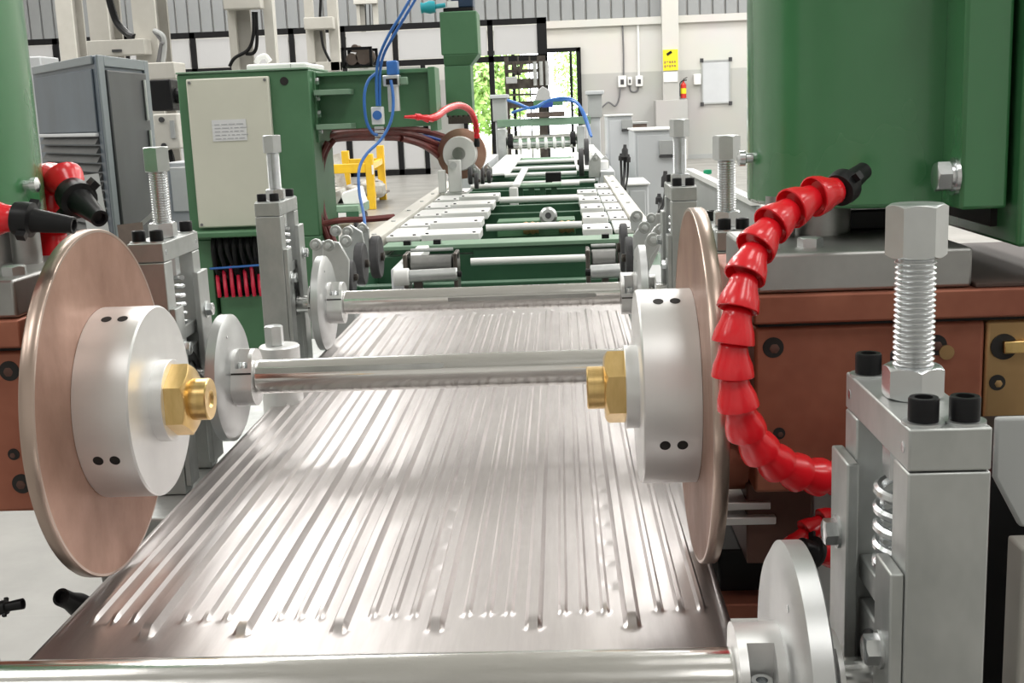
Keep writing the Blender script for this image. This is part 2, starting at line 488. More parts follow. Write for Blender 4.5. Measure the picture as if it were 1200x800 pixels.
# ------------------------------------------------------------------ things on the far wall
def wall_box(name, px0, px1, y, z0, z1, d, material, parent, bevel=0.01):
    return MB().box(px0, px1, y - d, y, z0, z1).build(name, material, parent, bevel=bevel)
s = thing('wall_sign', 'bright yellow sign on the pillar with a dark mark at the top', 'sign', (2.54, 27.72, 2.0), base=True)
MB().box(2.3697, 2.7038, 27.69, 27.72, 1.9965, 2.4546).build('board', 'yellow_sign', s, smooth=0)
m = MB()
a = Vector((2.4555, 27.68, 2.3455)); b = Vector((2.5612, 27.68, 2.4064))
m.bar(a, b, 0.01, 0.055, (0, 0, 1))
m.build('emblem', 'black', s, smooth=0)
m = MB()
rr = random.Random(2)
for k in range(5):
    for q in range(2):
        x = 2.3961 + k * 0.055
        z = 2.1926 - q * 0.09
        m.box(x, x + 0.034, 27.683, 27.69, z - 0.012 - 0.03 * rr.random(), z + 0.012)
m.build('lettering', 'brass_dull', s, smooth=0)
s = thing('notice', 'white paper notice under the yellow sign on the pillar', 'notice', (2.54, 27.72, 1.8), base=True)
MB().box(2.3737, 2.6896, 27.70, 27.72, 1.7428, 1.9684).build('sheet', 'white', s, smooth=0)
e = thing('fire_extinguisher', 'red fire extinguisher hung on the wall right of the pillar', 'extinguisher', (2.8304, 27.8, 1.3351), base=True)
ex, ez0, ez1 = 2.8304, 1.3731, 1.7329
MB().lathe([(0, 0), (0.06, 0.0), (0.065, 0.02), (0.065, 0.30), (0.02, 0.36), (0.02, 0.39), (0, 0.39)], (ex, 27.82, ez0), (0, 0, 1), 20).build('cylinder', 'red_paint', e)
m = MB(); m.box(ex - 0.015, ex + 0.075, 27.78, 27.82, ez0 + 0.385, ez0 + 0.41); m.bar((ex, 27.82, ez0 + 0.42), (ex + 0.09, 27.8, ez0 + 0.46), 0.02, 0.015); m.build('handle', 'black', e)
MB().tube([(ex - 0.02, 27.79, ez0 + 0.39), (ex - 0.09, 27.78, ez0 + 0.3), (ex - 0.085, 27.77, ez0 + 0.05)], 0.014, 8, 5).build('hose', 'black', e)
MB().lathe([(0.0658, 0), (0.0665, 0.0), (0.0665, 0.12), (0.0658, 0.12)], (ex, 27.82, ez0 + 0.10), (0, 0, 1), 20).build('label_band', 'yellow_sign', e)
MB().box(ex - 0.12, ex + 0.1, 27.86, 27.945, ez0 - 0.06, ez0 - 0.03).build('bracket', 'mid_grey', e)
wb = thing('whiteboard', 'framed whiteboard with dark corners on the far wall', 'whiteboard', (3.6001, 27.97, 1.21), base=True)
bx0, bx1, bz0, bz1 = 3.2625, 3.9084, 1.2196, 2.1967
MB().box(bx0 + 0.02, bx1 - 0.02, 27.97, 27.985, bz0 + 0.02, bz1 - 0.02).build('board', 'light_grey', wb, smooth=0)
for x0, x1, z0, z1 in ((bx0, bx1, bz0, bz0 + 0.035), (bx0, bx1, bz1 - 0.03, bz1), (bx0, bx0 + 0.03, bz0 + 0.035, bz1 - 0.03), (bx1 - 0.03, bx1, bz0 + 0.035, bz1 - 0.03)):
    MB().box(x0, x1, 27.955, 27.995, z0, z1).build('frame_strip', 'mid_grey', wb, smooth=0)
for x in (bx0, bx1):
    for z in (bz0, bz1):
        MB().box(x - 0.04, x + 0.04, 27.945, 27.953, z - 0.045, z + 0.045).build('corner_cap', 'rubber', wb, bevel=0.01)
def junction(px, py, w, h, label, mark):
    x, z = px, py
    t = thing('switch_box', label, 'switch', (x, 27.99, z - h / 2), base=True)
    MB().box(x - w / 2, x + w / 2, 27.90, 27.995, z - h / 2, z + h / 2).build('box', 'white', t, bevel=0.015)
    if mark:
        MB().box(x - w / 5, x + w / 5, 27.885, 27.902, z - h / 4, z + h / 6).build('socket', 'rubber', t, bevel=0.005)
junction(1.4545, 1.8006, 0.19, 0.26, 'square white socket box on the far wall, left of three', 1)
junction(1.629, 1.8031, 0.10, 0.19, 'small middle socket box on the far wall, between two larger ones', 1)
junction(1.8421, 1.7945, 0.17, 0.24, 'square white socket box nearest the pillar, under the white conduit', 1)
junction(3.1571, 1.7798, 0.17, 0.24, 'plain white switch box just left of the whiteboard', 0)
x = 1.4921
tag(MB().tube([(x, 27.97, 3.05), (x + 0.01, 27.97, 2.4), (x, 27.97, 1.9051)], 0.018, 8).build('conduit', 'wire'), 'thin dark conduit running down the far wall to the left socket box', 'conduit')
x = 1.8388
tag(MB().tube([(x, 27.97, 3.05), (x, 27.97, 1.8895)], 0.028, 8).build('conduit', 'white'), 'white conduit running down the far wall to the right socket box', 'conduit')
tag(MB().tube([(1.4122, 27.93, 1.6971), (1.3773, 27.93, 1.4313), (1.2859, 27.93, 1.2626), (1.132, 27.93, 1.3453), (0.9724, 27.9, 1.2366), (0.6747, 27.9, 1.0371)], 0.02, 8, 6).build('cable', 'wire'), 'grey cable drooping from the left socket box down the far wall', 'cable')
tag(MB().tube([(1.8237, 27.96, 1.8145), (1.801, 27.975, 1.5869), (1.6456, 27.975, 1.5931), (1.6303, 27.96, 1.8413)], 0.016, 8, 6).build('cable', 'wire'), 'short cable looped between the two right hand socket boxes', 'cable')

# ------------------------------------------------------------------ beige steel columns and cable drops at the left
def hcol(label, xa, xb, y, z0, z1, web=None):
    """front flange, web and rear flange of an H section; web = (x0, x1) of the shaded side that shows"""
    t = thing('steel_column', label, 'column', ((xa + xb) / 2, y, z0), base=True)
    MB().box(xa, xb, y, y + 0.03, z0, z1).build('front_flange', 'beige', t, smooth=0)
    xm = (xa + xb) / 2
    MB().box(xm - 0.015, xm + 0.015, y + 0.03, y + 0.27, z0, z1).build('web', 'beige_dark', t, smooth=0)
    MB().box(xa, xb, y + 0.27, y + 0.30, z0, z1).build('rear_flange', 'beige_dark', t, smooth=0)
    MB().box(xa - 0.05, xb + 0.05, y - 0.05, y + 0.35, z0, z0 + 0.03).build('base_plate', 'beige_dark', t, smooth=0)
    return t
hcol('tall beige steel column behind the blue cabinet, nearest the green column', -4.9244, -4.7622, 12, 0, 3.2)
hcol('beige steel column second from left, behind the blue cabinet', -3.4565, -3.3096, 9, 0, 2.9)
hcol('wide beige column right behind the blue cabinet, pipes on its right', -2.951, -2.7886, 8.5, 0, 2.8)
t = thing('cable_tray', 'beige horizontal box beam joining two columns above the blue cabinet', 'beam', (-3.0263, 8.4, 1.6), base=True)
MB().box(-3.2359, -2.835, 8.35, 8.5, 1.766, 1.869).build('channel', 'beige', t, bevel=0.004)
MB().box(-3.0589, -2.9934, 8.335, 8.35, 1.7867, 1.8038).build('clip', 'rubber', t, smooth=0)
tag(MB().tube([(-3.1405, 8.6, 2.1937), (-3.1259, 8.6, 2.1002), (-3.0942, 8.6, 1.9939), (-3.0105, 8.55, 1.9173), (-2.947, 8.5, 1.8886)], 0.026, 10, 6).build('cable', 'black'), 'thick black cable swooping down between two beige columns', 'cable')
for i, dx in enumerate((0, 5)):
    tag(MB().tube([(-2.7872, 8.45, 1.9253), (-2.7198 + dx * 0.002, 8.4, 1.8909 - dx * 0.012), (-2.708 - dx * 0.004, 8.4, 1.8274), (-2.7316 - dx * 0.006, 8.4, 1.7076)], 0.017, 8, 6).build('pipe', 'mid_grey' if i == 0 else 'wire'), ('outer' if i == 0 else 'inner') + ' bent conduit pipe beside the wide beige column', 'pipe')
t = thing('terminal_box', 'cream terminal box below the bent pipes, over a black controller', 'box', (-2.6906, 8.2, 1.4), base=True)
MB().box(-2.7784, -2.5912, 8.2, 8.45, 1.5861, 1.6986).build('box', 'beige', t, bevel=0.008)
t = thing('controller', 'black square controller on the column beside the blue cabinet', 'controller', (-2.597, 7.9, 1.1), base=True)
MB().box(-2.6732, -2.5319, 7.9, 8.1, 1.3735, 1.5756).build('case', 'black', t, bevel=0.01)
MB().cyl((-2.5592, 8.0, 1.4711), (-2.502, 8.0, 1.4688), 0.05, 16).build('knob', 'black', t)
t = thing('junction_box', 'off white breaker box with a dark window under the black controller', 'box', (-2.5567, 7.8, 0.8), base=True)
MB().box(-2.6383, -2.4756, 7.8, 8.0, 1.1257, 1.3548).build('case', 'beige', t, bevel=0.01)
MB().box(-2.5252, -2.4972, 7.785, 7.8, 1.1959, 1.31).build('window', 'mid_grey', t, smooth=0)
for py in (138, 168):
    MB().cyl((-2.5788, 7.80, 1.30 - (py - 141) * 7.8 / 1400 - 0.0), (-2.5788, 7.785, 1.30 - (py - 141) * 7.8 / 1400), 0.018, 12).build('screw', 'rubber', t)
tag(MB().tube([(-2.5835, 7.9, 1.1172), (-2.5707, 7.9, 1.0721), (-2.562, 7.9, 0.9821)], 0.02, 8, 5).build('cable', 'black'), 'black cable dropping from the breaker box by the green machine', 'cable')
t = thing('gas_cabinet', 'small white cabinet under the breaker box, left of the cream door', 'cabinet', (-2.2799, 7.0, 0.0), base=True)
MB().box(-2.3155, -2.1632, 7.0, 7.3, 0.05, 1.0677).build('case', 'light_grey', t, bevel=0.01)
MB().box(-2.2919, -2.1804, 6.985, 7.0, 0.7794, 1.0383).build('door', 'white', t, bevel=0.004)

def cable_drop(label, y, xa, xb, wa, wb, zbox0, zbox1, xbox0, xbox1, zbot, cables, group=None):
    t = thing('cable_mast', label, 'mast', ((xa + xb) / 2, y, 0.0), base=True)
    if zbot:
        MB().box(xa, xb + wb, y, y + 0.12, zbot, zbot + 0.09).build('base_block', 'beige', t, bevel=0.006)
        MB().box(xa, xa + 0.09, y + 0.02, y + 0.11, 0, zbot).build('stem', 'dark_steel', t, smooth=0)
    MB().box(xa, xa + wa, y, y + 0.10, zbot, zbox1 + 0.8).build('upright', 'beige', t, smooth=0)
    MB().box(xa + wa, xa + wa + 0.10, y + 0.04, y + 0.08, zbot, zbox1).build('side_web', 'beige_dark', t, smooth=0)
    MB().box(xb, xb + wb, y, y + 0.10, zbot, zbox1 + 0.8).build('upright', 'beige', t, smooth=0)
    MB().box(xbox0, xbox1, y - 0.12, y, zbox0, zbox1).build('cross_box', 'beige', t, bevel=0.008)
    for c in cables:
        MB().tube(c, 0.013, 8, 6).build('cable', 'black', t)
cable_drop('beige cable mast behind the cream door, with a wide box and two loops', 9.0, -2.4159, -2.149, -2.3586 - -2.4159, -2.0792 - -2.149, 2.0832, 2.2398, -2.4089, -2.1375, 0,
           [[(-2.2077, 8.95, 2.0644), (-2.2205, 8.95, 1.9076), (-2.2674, 8.95, 1.7999), (-2.3738, 8.95, 1.7431), (-2.417, 8.95, 1.6835)], [(-2.1937, 8.97, 2.0653), (-2.2051, 8.97, 1.8471), (-2.2364, 8.97, 1.775), (-2.294, 8.97, 1.7713)]])
cable_drop('beige cable mast in the middle, small box and one hanging cable', 11.5, -2.3572, -2.139, -2.2844 - -2.3572, -2.0501 - -2.139, 2.093, 2.2013, -2.3447, -2.0708, 1.7104,
           [[(-2.1691, 11.4, 2.4148), (-2.1922, 11.4, 2.2015)], [(-2.1928, 11.4, 2.0784), (-2.1791, 11.4, 1.9309), (-2.1241, 11.4, 1.7966)]])
cable_drop('farthest beige cable mast, small and high beside the blue hoses', 26.6, -4.3155, -3.9628, -4.2412 - -4.3155, -3.8514 - -3.9628, 3.6277, 3.8584, -4.3481, -3.8297, 0,
           [[(-4.0974, 26.5, 3.6205), (-4.107, 26.5, 3.1755)], [(-4.0052, 26.5, 3.6166), (-4.0144, 26.5, 3.1716)]])
t = thing('machine_head_cover', 'white enclosure with a lifting eye on top of the green machine frame', 'cover', (-1.2, 6.2, 1.5), base=True)
cv = MB(); cv.box(-1.4029, -1.1291, 5.47, 5.9, 1.502, 1.5404)
cv.build('case', 'white', t, bevel=0.01)
MB().box(-1.1962, -1.1923, 5.443, 5.45, 1.5, 1.5332).build('seam', 'mid_grey', t, smooth=0)
MB().tube([(-1.388, 5.6, 1.5503), (-1.3703, 5.6, 1.5725), (-1.342, 5.6, 1.579), (-1.324, 5.6, 1.5553)], 0.013, 8, 5).build('lifting_eye', 'white', t)
t = thing('wire_spool_rack', 'dark open rack with brown wire spools standing on the green arm', 'rack', (-0.855, 5.2, 1.497), base=True)
rx0, rx1, rz0, rz1 = -0.9135, -0.7929, 1.4995, 1.5816
m = MB()
for x in (rx0, rx1):
    for y in (5.2, 5.36): m.box(x - 0.006, x + 0.006, y - 0.006, y + 0.006, 1.499, rz1)
m.box(rx0, rx1, 5.194, 5.206, rz1 - 0.012, rz1); m.box(rx0, rx1, 5.354, 5.366, rz1 - 0.012, rz1); m.box(rx0, rx1, 5.194, 5.366, rz0, rz0 + 0.008)
m.build('frame', 'black_frame', t, smooth=0)
for k, (x, z, r) in enumerate(((rx0 + 0.034, rz0 + 0.034, 0.025), (rx0 + 0.086, rz0 + 0.044, 0.035), (rx0 + 0.050, rz0 + 0.078, 0.017))):
    MB().lathe([(0, 0), (r, 0), (r, 0.01), (r * 0.6, 0.014), (r * 0.6, 0.10), (r, 0.104), (r, 0.114), (0, 0.114)], (x, 5.22, z), (0, 1, 0), 20).build('spool', 'brown', t)

# ------------------------------------------------------------------ blue-grey cabinet at the left
CBY = 5.5
ca = Vector((-2.0973, 5.5, 1.5908))
t = thing('switchgear_cabinet', 'tall blue grey steel cabinet behind the left copper wheel', 'cabinet', (-2.35, 6.0, 0.0), base=True)
p0 = Vector((-2.0973, 5.5)); p1 = Vector((-2.1223, 6.25)); p2 = Vector((-2.7869, 6.4))
ztp = 1.6133
def quad_prism(pts, z0, z1): return MB().prism([(p.x, p.y) for p in pts], 'z', z0, z1)
p3 = p1 + p2 - p0
quad_prism([p0, p1, p3, p2], 0.08, ztp).build('body', 'blue_grey', t, bevel=0.01)
off = Vector((0, 0))
def face_panel(a, b, u0, u1, z0, z1, d, name, material, parent, bev=0.004):
    e = (b - a); n = Vector((e.y, -e.x)).normalized()
    q0, q1 = a + e * u0, a + e * u1
    return quad_prism([q0, q1, q1 + n * d, q0 + n * d], z0, z1).build(name, material, parent, bevel=bev)
# right face (towards the machine): frame, door with two hinges and handle
face_panel(p0, p1, 0.0, 0.10, 0.1, ztp, 0.012, 'frame_stile', 'grey_trim', t)
face_panel(p0, p1, 0.91, 1.0, 0.1, ztp, 0.012, 'frame_stile', 'grey_trim', t)
face_panel(p0, p1, 0.10, 0.91, ztp - 0.05, ztp, 0.012, 'frame_rail', 'grey_trim', t)
dr = face_panel(p0, p1, 0.12, 0.89, 0.14, ztp - 0.065, 0.02, 'door', 'grey_door', t, 0.006)
for u0, z0, z1 in ((0.80, ztp - 0.30, ztp - 0.10), (0.82, ztp - 0.62, ztp - 0.35), (0.84, ztp - 1.1, ztp - 0.9)):
    e = p1 - p0; n = Vector((e.y, -e.x)).normalized(); q = p0 + e * u0 + n * 0.028
    MB().tube([(q.x, q.y, z0), (q.x, q.y, z1)], 0.009, 8).build('hinge_rod', 'zinc', dr)
e = p1 - p0; n = Vector((e.y, -e.x)).normalized(); q = p0 + e * 0.22 + n * 0.05
MB().bar((q.x, q.y, 0.80), (q.x + 0.10, q.y + 0.02, 0.88), 0.02, 0.02).build('handle', 'zinc', dr)
# left face: plain sheet above, louvred vent below
face_panel(p2, p0, 0.03, 0.97, ztp - 0.04, ztp, 0.012, 'frame_rail', 'grey_trim', t)
face_panel(p2, p0, 0.06, 0.95, 1.2673, ztp - 0.06, 0.010, 'side_sheet', 'blue_grey', t)
face_panel(p2, p0, 0.06, 0.95, 1.2466, 1.2632, 0.02, 'vent_rail', 'light_grey', t)
zv = 1.2466
for k in range(16):
    z = zv - 0.035 - k * 0.042
    if z < 0.15: break
    e = p0 - p2; n = Vector((e.y, -e.x)).normalized()
    a, b = p2 + e * 0.07, p2 + e * 0.94
    MB().add([(a.x, a.y, z + 0.034), (b.x, b.y, z + 0.034), (b.x + n.x * 0.022, b.y + n.y * 0.022, z), (a.x + n.x * 0.022, a.y + n.y * 0.022, z), (a.x, a.y, z), (b.x, b.y, z)],
             [(0, 3, 2, 1), (3, 4, 5, 2), (0, 4, 3), (1, 2, 5), (0, 1, 5, 4)]).build('louvre', 'grey_door', t, smooth=0)
quad_prism([p0 - (p0 - p3) * 0.03, p1 - (p1 - p2) * 0.03, p3 + (p0 - p3) * 0.03, p2 + (p1 - p2) * 0.03], 0.0, 0.08).build('plinth', 'black_frame', t, smooth=0)
t = thing('sheet_offcut', 'grey sheet metal strip leaning on the front of the blue grey cabinet', 'offcut', (-1.9, 5.2, 0), base=True)
MB().bar((-2.0897, 5.25, 1.0845), (-1.9024, 5.0, 0.02), 0.01, 0.09, (1, 0.3, 0)).build('strip', 'mid_grey', t, smooth=0)
t = thing('sheet_offcut', 'brown steel strip leaning by the left threaded bolt', 'offcut', (-1.75, 5.4, 0), base=True)
MB().bar((-1.9427, 5.3, 0.8592), (-1.8273, 5.1, 0.02), 0.01, 0.11, (1, 0.3, 0)).build('strip', 'brown', t, smooth=0)
t = thing('wall_unit', 'pale grey panel unit standing behind the green column, left of the cabinet', 'unit', (-4.0, 8.0, 0), base=True)
MB().box(-3.5338, -3.4186, 8.0, 8.3, 0, 1.7617).build('case', 'light_grey', t, bevel=0.01)
MB().box(-3.474, -3.4108, 7.98, 8.0, 1.4731, 1.6167).build('screen', 'beige_dark', t, smooth=0)

# ------------------------------------------------------------------ white cabinets at the right
def cabinet(label, x0, x1, y, d, z1, vent, side=True):
    t = thing('control_cabinet', label, 'cabinet', ((x0 + x1) / 2, y, 0), base=True)
    MB().box(x0, x1, y, y + d, 0.06, z1).build('body', 'light_grey', t, bevel=0.01)
    MB().box(x0 + 0.03, x1 - 0.03, y + 0.02, y + d - 0.02, 0, 0.06).build('plinth', 'black_frame', t, smooth=0)
    dr = MB().box(x0 + 0.02, x1 - 0.02, y - 0.015, y, 0.1, z1 - 0.03).build('door', 'light_grey', t, bevel=0.004)
    MB().box(x0 - 0.008, x1 + 0.008, y - 0.02, y + d + 0.01, z1, z1 + 0.012).build('lid', 'white', t, bevel=0.003)
    if vent:
        vx0, vx1, vz0, vz1 = vent
        v = MB().box(vx0, vx1, y - 0.035, y - 0.015, vz0, vz1).build('vent', 'mid_grey', dr, bevel=0.003)
        MB().box(vx0, vx1, y - 0.05, y - 0.015, vz0 - 0.02, vz0 - 0.003).build('vent_lip', 'rubber', dr, smooth=0)
    return t
cabinet('tall white control cabinet at the far end of the right conveyor rail', 0.3889, 0.5982, 10, 0.5, 1.2028, (0.5068, 0.5975, 1.0973, 1.1731))
cabinet('wide white control cabinet behind the far right threaded bolt', 0.5244, 0.8244, 8.6, 0.7, 1.1064, (0.6968, 0.799, 0.9363, 1.0377))
cabinet('low white box cabinet beside the right conveyor rail', 0.3872, 0.5191, 7.2, 0.55, 0.8205, None)
cabinet('white cabinet far behind the right frame post of the conveyor', 0.3068, 0.4484, 13.5, 0.5, 1.1895, None)
t = thing('dark_niche', 'small dark box between the white cabinets', 'box', (0.9229, 14, 0), base=True)
MB().box(0.835, 1.0011, 14, 14.4, 0.0, 1.0681).build('case', 'brown', t, smooth=0)
MB().box(0.8252, 1.0206, 13.98, 14.42, 1.0681, 1.0874).build('lid', 'mid_grey', t, smooth=0)
def plug(label, pts, head, r, y):
    t = thing('hanging_plug', label, 'plug', pts[-1], base=True)
    MB().tube(pts, r * 0.45, 8, 6).build('cable', 'black', t)
    MB().lathe([(0, 0), (r, 0.0), (r, head * 0.6), (r * 0.6, head * 0.75), (r * 0.5, head), (0, head)], Vector(pts[0]) - Vector((0, 0, 0.01)), (0.05, 0, 1), 14).build('connector', 'rubber', t)
plug('three pronged black cable connector by the right rail, left one', [(0.3594, 6.8, 1.0163), (0.3576, 6.8, 0.9309), (0.3407, 6.7, 0.8332)], 0.07, 0.018, 6.8)
plug('short connector just left of the three pronged one', [(0.3385, 6.82, 0.9973), (0.3385, 6.8, 0.9316), (0.337, 6.72, 0.832)], 0.04, 0.014, 6.8)
plug('short connector just right of the three pronged one', [(0.3785, 6.81, 0.9867), (0.3739, 6.8, 0.9064), (0.3554, 6.71, 0.832)], 0.045, 0.014, 6.8)
plug('tall black connector curving up beside the far right bearing stand', [(0.2906, 3.4, 1.0755), (0.2926, 3.4, 1.0515), (0.2832, 3.38, 1.0175), (0.2685, 3.35, 0.9967)], 0.045, 0.011, 3.4)
plug('small grey connector left of the tall black one', [(0.2771, 3.45, 1.0243), (0.2768, 3.42, 1.0072), (0.2669, 3.36, 0.9935)], 0.03, 0.010, 3.45)
# sloping console with green button
t = thing('control_console', 'low grey sloping console with a green button behind the right bolts', 'console', (0.5898, 4.6, 0), base=True)
c0, c1 = Vector((0.5932, 5.6, 0.9771)), Vector((0.6419, 4.0, 0.9546))
pr = [(c0.x, c0.y), (c1.x, c1.y), (c1.x + 0.10, c1.y + 0.05), (c0.x + 0.10, c0.y + 0.05)]
m = MB(); n = 4
vs = [(x, y, 0.0) for x, y in pr] + [(pr[0][0], pr[0][1], c0.z), (pr[1][0], pr[1][1], c1.z), (pr[2][0], pr[2][1], c1.z - 0.03), (pr[3][0], pr[3][1], c0.z - 0.03)]
m.add(vs, [(0, 3, 2, 1), (4, 5, 6, 7), (0, 1, 5, 4), (1, 2, 6, 5), (2, 3, 7, 6), (3, 0, 4, 7)])
m.build('body', 'mid_grey', t, bevel=0.008)
m = MB(); m.bar((c0.x, c0.y, c0.z + 0.008), (c1.x, c1.y, c1.z + 0.008), 0.035, 0.02); m.build('edge_trim', 'white', t)
b = c0.lerp(c1, 0.22) + Vector((0.03, 0, 0.015)); MB().cyl(b, b + Vector((0, 0, 0.02)), 0.018, 16, ch=0.003).build('button', 'green_lamp', t)

# ------------------------------------------------------------------ yellow rack with scrap and the low green trolley
t = thing('pallet_rack', 'yellow steel stillage holding scrap castings left of the conveyor', 'rack', (-2.7604, 16.5, 0), base=True)
ya, yb = 16.5, 18.3
fx0, fx1 = -3.4574, -2.5779
bx0, bx1 = fx0 + 0.12, -2.6866
zt = 0.7639
for x, y, z in ((fx1 - 0.11, ya, zt), (fx0, ya, zt), (bx1 - 0.11, yb, 0.826), (bx0, yb, zt)):
    MB().box(x, x + 0.11, y, y + 0.1, 0, z).build('post', 'yellow', t, bevel=0.01)
z1, z0 = 0.6378, 0.51
MB().box(fx0 + 0.11, fx1 - 0.11, ya + 0.01, ya + 0.08, z0, z1).build('top_beam', 'yellow', t, bevel=0.008)
MB().box(fx0 + 0.11, fx1 - 0.11, ya + 0.01, ya + 0.08, 0.1081, 0.1785).build('bottom_beam', 'yellow', t, bevel=0.008)
MB().box(bx0 + 0.11, bx1 - 0.11, yb + 0.01, yb + 0.08, z0 - 0.05, z1).build('rear_beam', 'yellow', t, bevel=0.008)
MB().bar((fx1 - 0.05, ya + 0.1, z1 - 0.05), (bx1 - 0.05, yb, z1 - 0.05), 0.06, 0.08).build('side_beam', 'yellow', t)
MB().bar((fx1 - 0.05, ya + 0.1, 0.18), (bx1 - 0.05, yb, 0.18), 0.06, 0.08).build('side_beam', 'yellow', t)
MB().box(fx0 + 0.05, fx1 - 0.05, ya + 0.1, yb, 0.12, 0.15).build('deck', 'brown', t, smooth=0)
MB().box(fx1 - 0.02, fx1 + 0.005, ya - 0.01, ya - 0.001, 0.4834, 0.6112).build('tag_plate', 'white', t, smooth=0)
rr = random.Random(11)
sc_labels = ['round grey casting lying at the right of the yellow rack', 'pale casting lying in the middle of the yellow rack', 'small dull casting at the left of the yellow rack', 'grey casting at the back of the yellow rack', 'pale lump of scrap at the far left of the yellow rack']
for k, (u, v, r) in enumerate(((0.86, 0.25, 0.20), (0.62, 0.2, 0.17), (0.30, 0.25, 0.15), (0.72, 0.6, 0.20), (0.14, 0.5, 0.17))):
    x, y = fx0 + (fx1 - fx0) * u, ya + 0.1 + (yb - ya) * v
    m = MB()
    m.lathe([(0, 0), (r * 0.8, 0.0), (r, r * 0.3), (r * 0.9, r * 0.9), (r * 0.45, r * 1.1), (r * 0.4, r * 0.7), (0, r * 0.65)], (x, y, 0.15), (0.1, -0.1, 1), 9)
    m.box(x - r * 0.9, x + r * 0.2, y - r * 0.8, y - r * 0.2, 0.15, 0.15 + r * 0.5)
    tag(m.build('casting', 'junk', bevel=0.01), sc_labels[k], 'casting')
for k, (a, b, lab) in enumerate((((-3.2203, 17.2, 0.7505), (-3.0999, 17.0, 0.3575), 'pale board leaning inside the yellow rack, left one'), ((-3.3439, 17.1, 0.4694), (-3.2242, 16.9, 0.2362), 'short pale board at the left end inside the yellow rack'))):
    bb = (b[0], b[1], 0.15)
    tag(MB().bar(a, bb, 0.02, 0.14, (1, 0, 0.3)).build('board', 'junk', smooth=0), lab, 'board')
t = thing('trolley', 'low green trolley with pale castings in front of the yellow rack', 'trolley', (-2.5566, 13.8, 0), base=True)
tx0, tx1 = -2.8319, -2.3546
MB().box(tx0, tx1, 13.8, 14.6, 0.16, 0.27).build('deck', 'green_pale', t, bevel=0.01)
MB().box(tx0, tx1, 13.79, 13.80, 0.10, 0.2).build('apron', 'green_dark', t, smooth=0)
MB().box(-2.5927, -2.5032, 13.78, 13.79, 0.12, 0.19).build('tag_plate', 'white', t, smooth=0)
for x in (tx0 + 0.05, tx1 - 0.05):
    for y in (13.85, 14.55):
        MB().cyl((x - 0.02, y, 0.07), (x + 0.02, y, 0.07), 0.07, 16, ch=0.01).build('wheel', 'rubber', t)
for k, (px, r, lab) in enumerate(((0.30, 0.12, 'pale casting on the left of the green trolley'), (0.72, 0.13, 'pale wedge shaped casting on the right of the green trolley'))):
    x = tx0 + (tx1 - tx0) * px
    m = MB(); m.prism([(x - 1.3 * r, 0.27), (x + 1.3 * r, 0.27), (x + 0.9 * r, 0.27 + 1.5 * r), (x - 0.5 * r, 0.27 + 1.1 * r)], 'y', 13.95, 14.3)
    tag(m.build('casting', 'white' if k else 'junk', bevel=0.015), lab, 'casting')

# ------------------------------------------------------------------ segmented coolant hose
SEG_PROF = [(0, 0.02), (0.50, 0.04), (0.66, 0.16), (0.70, 0.32), (0.74, 0.45), (0.92, 0.74), (1.0, 1.02), (1.0, 1.10), (0.93, 1.12), (0.86, 1.02), (0.70, 0.86), (0, 0.84)]
def hose(name, label, pts, pitch, r, nozzle=None, r_end=None, base=None, group=None, seg=20):
    """chain of ball-and-socket links laid along a curve; nozzle = (tip point, length of collar, r0, r1)"""
    t = thing(name, label, 'hose', base or pts[-1], group, base=True)
    P = spline([Vector(p) for p in pts], 24)
    L = [0.0]
    for a, b in zip(P, P[1:]): L.append(L[-1] + (b - a).length)
    def at(s):
        s = max(0, min(L[-1], s))
        for i in range(len(L) - 1):
            if L[i + 1] >= s:
                return P[i].lerp(P[i + 1], (s - L[i]) / max(1e-9, L[i + 1] - L[i]))
        return P[-1]
    n = max(3, round(L[-1] / pitch))
    p = L[-1] / n
    me = None
    for k in range(n):
        a, b = at(k * p), at((k + 1) * p)
        d = (b - a).normalized()
        if me is None:
            o = MB().lathe([(q * r, z * p) for q, z in SEG_PROF], (0, 0, 0), (0, 0, 1), seg).build('hose_link', 'red', t, smooth=50)
            me = o
        else:
            o = me.copy(); COL.objects.link(o); o.parent = t
        o.location = a - Vector(t.location)
        o.rotation_mode = 'QUATERNION'
        o.rotation_quaternion = d.to_track_quat('Z', 'Y')
    if nozzle:
        tip, r0, r1, material = nozzle
        a = P[0]; tip = Vector(tip); d = (tip - a).normalized(); Ln = (tip - a).length
        nz = MB().lathe([(0, -0.1 * Ln), (r0 * 1.05, -0.06 * Ln), (r0 * 1.12, 0.10 * Ln), (r0 * 1.12, 0.24 * Ln), (r0 * 0.8, 0.27 * Ln), (r0 * 0.74, 0.36 * Ln), (r1, 0.92 * Ln), (r1, Ln), (r1 * 0.72, Ln), (r1 * 0.6, 0.9 * Ln), (0, 0.88 * Ln)], a, d, 24)
        nzo = nz.build('nozzle', material, t, smooth=40)
        w = MB()
        u = d.orthogonal().normalized(); v = d.cross(u)
        for q in range(2):
            s_ = u if q == 0 else -u
            c = a + d * (0.17 * Ln) + s_ * r0 * 1.25
            w.bar(c - d * 0.08 * Ln, c + d * 0.08 * Ln, r0 * 0.5, r0 * 0.5, v)
        w.build('collar_lug', material, nzo, smooth=0)
    return t

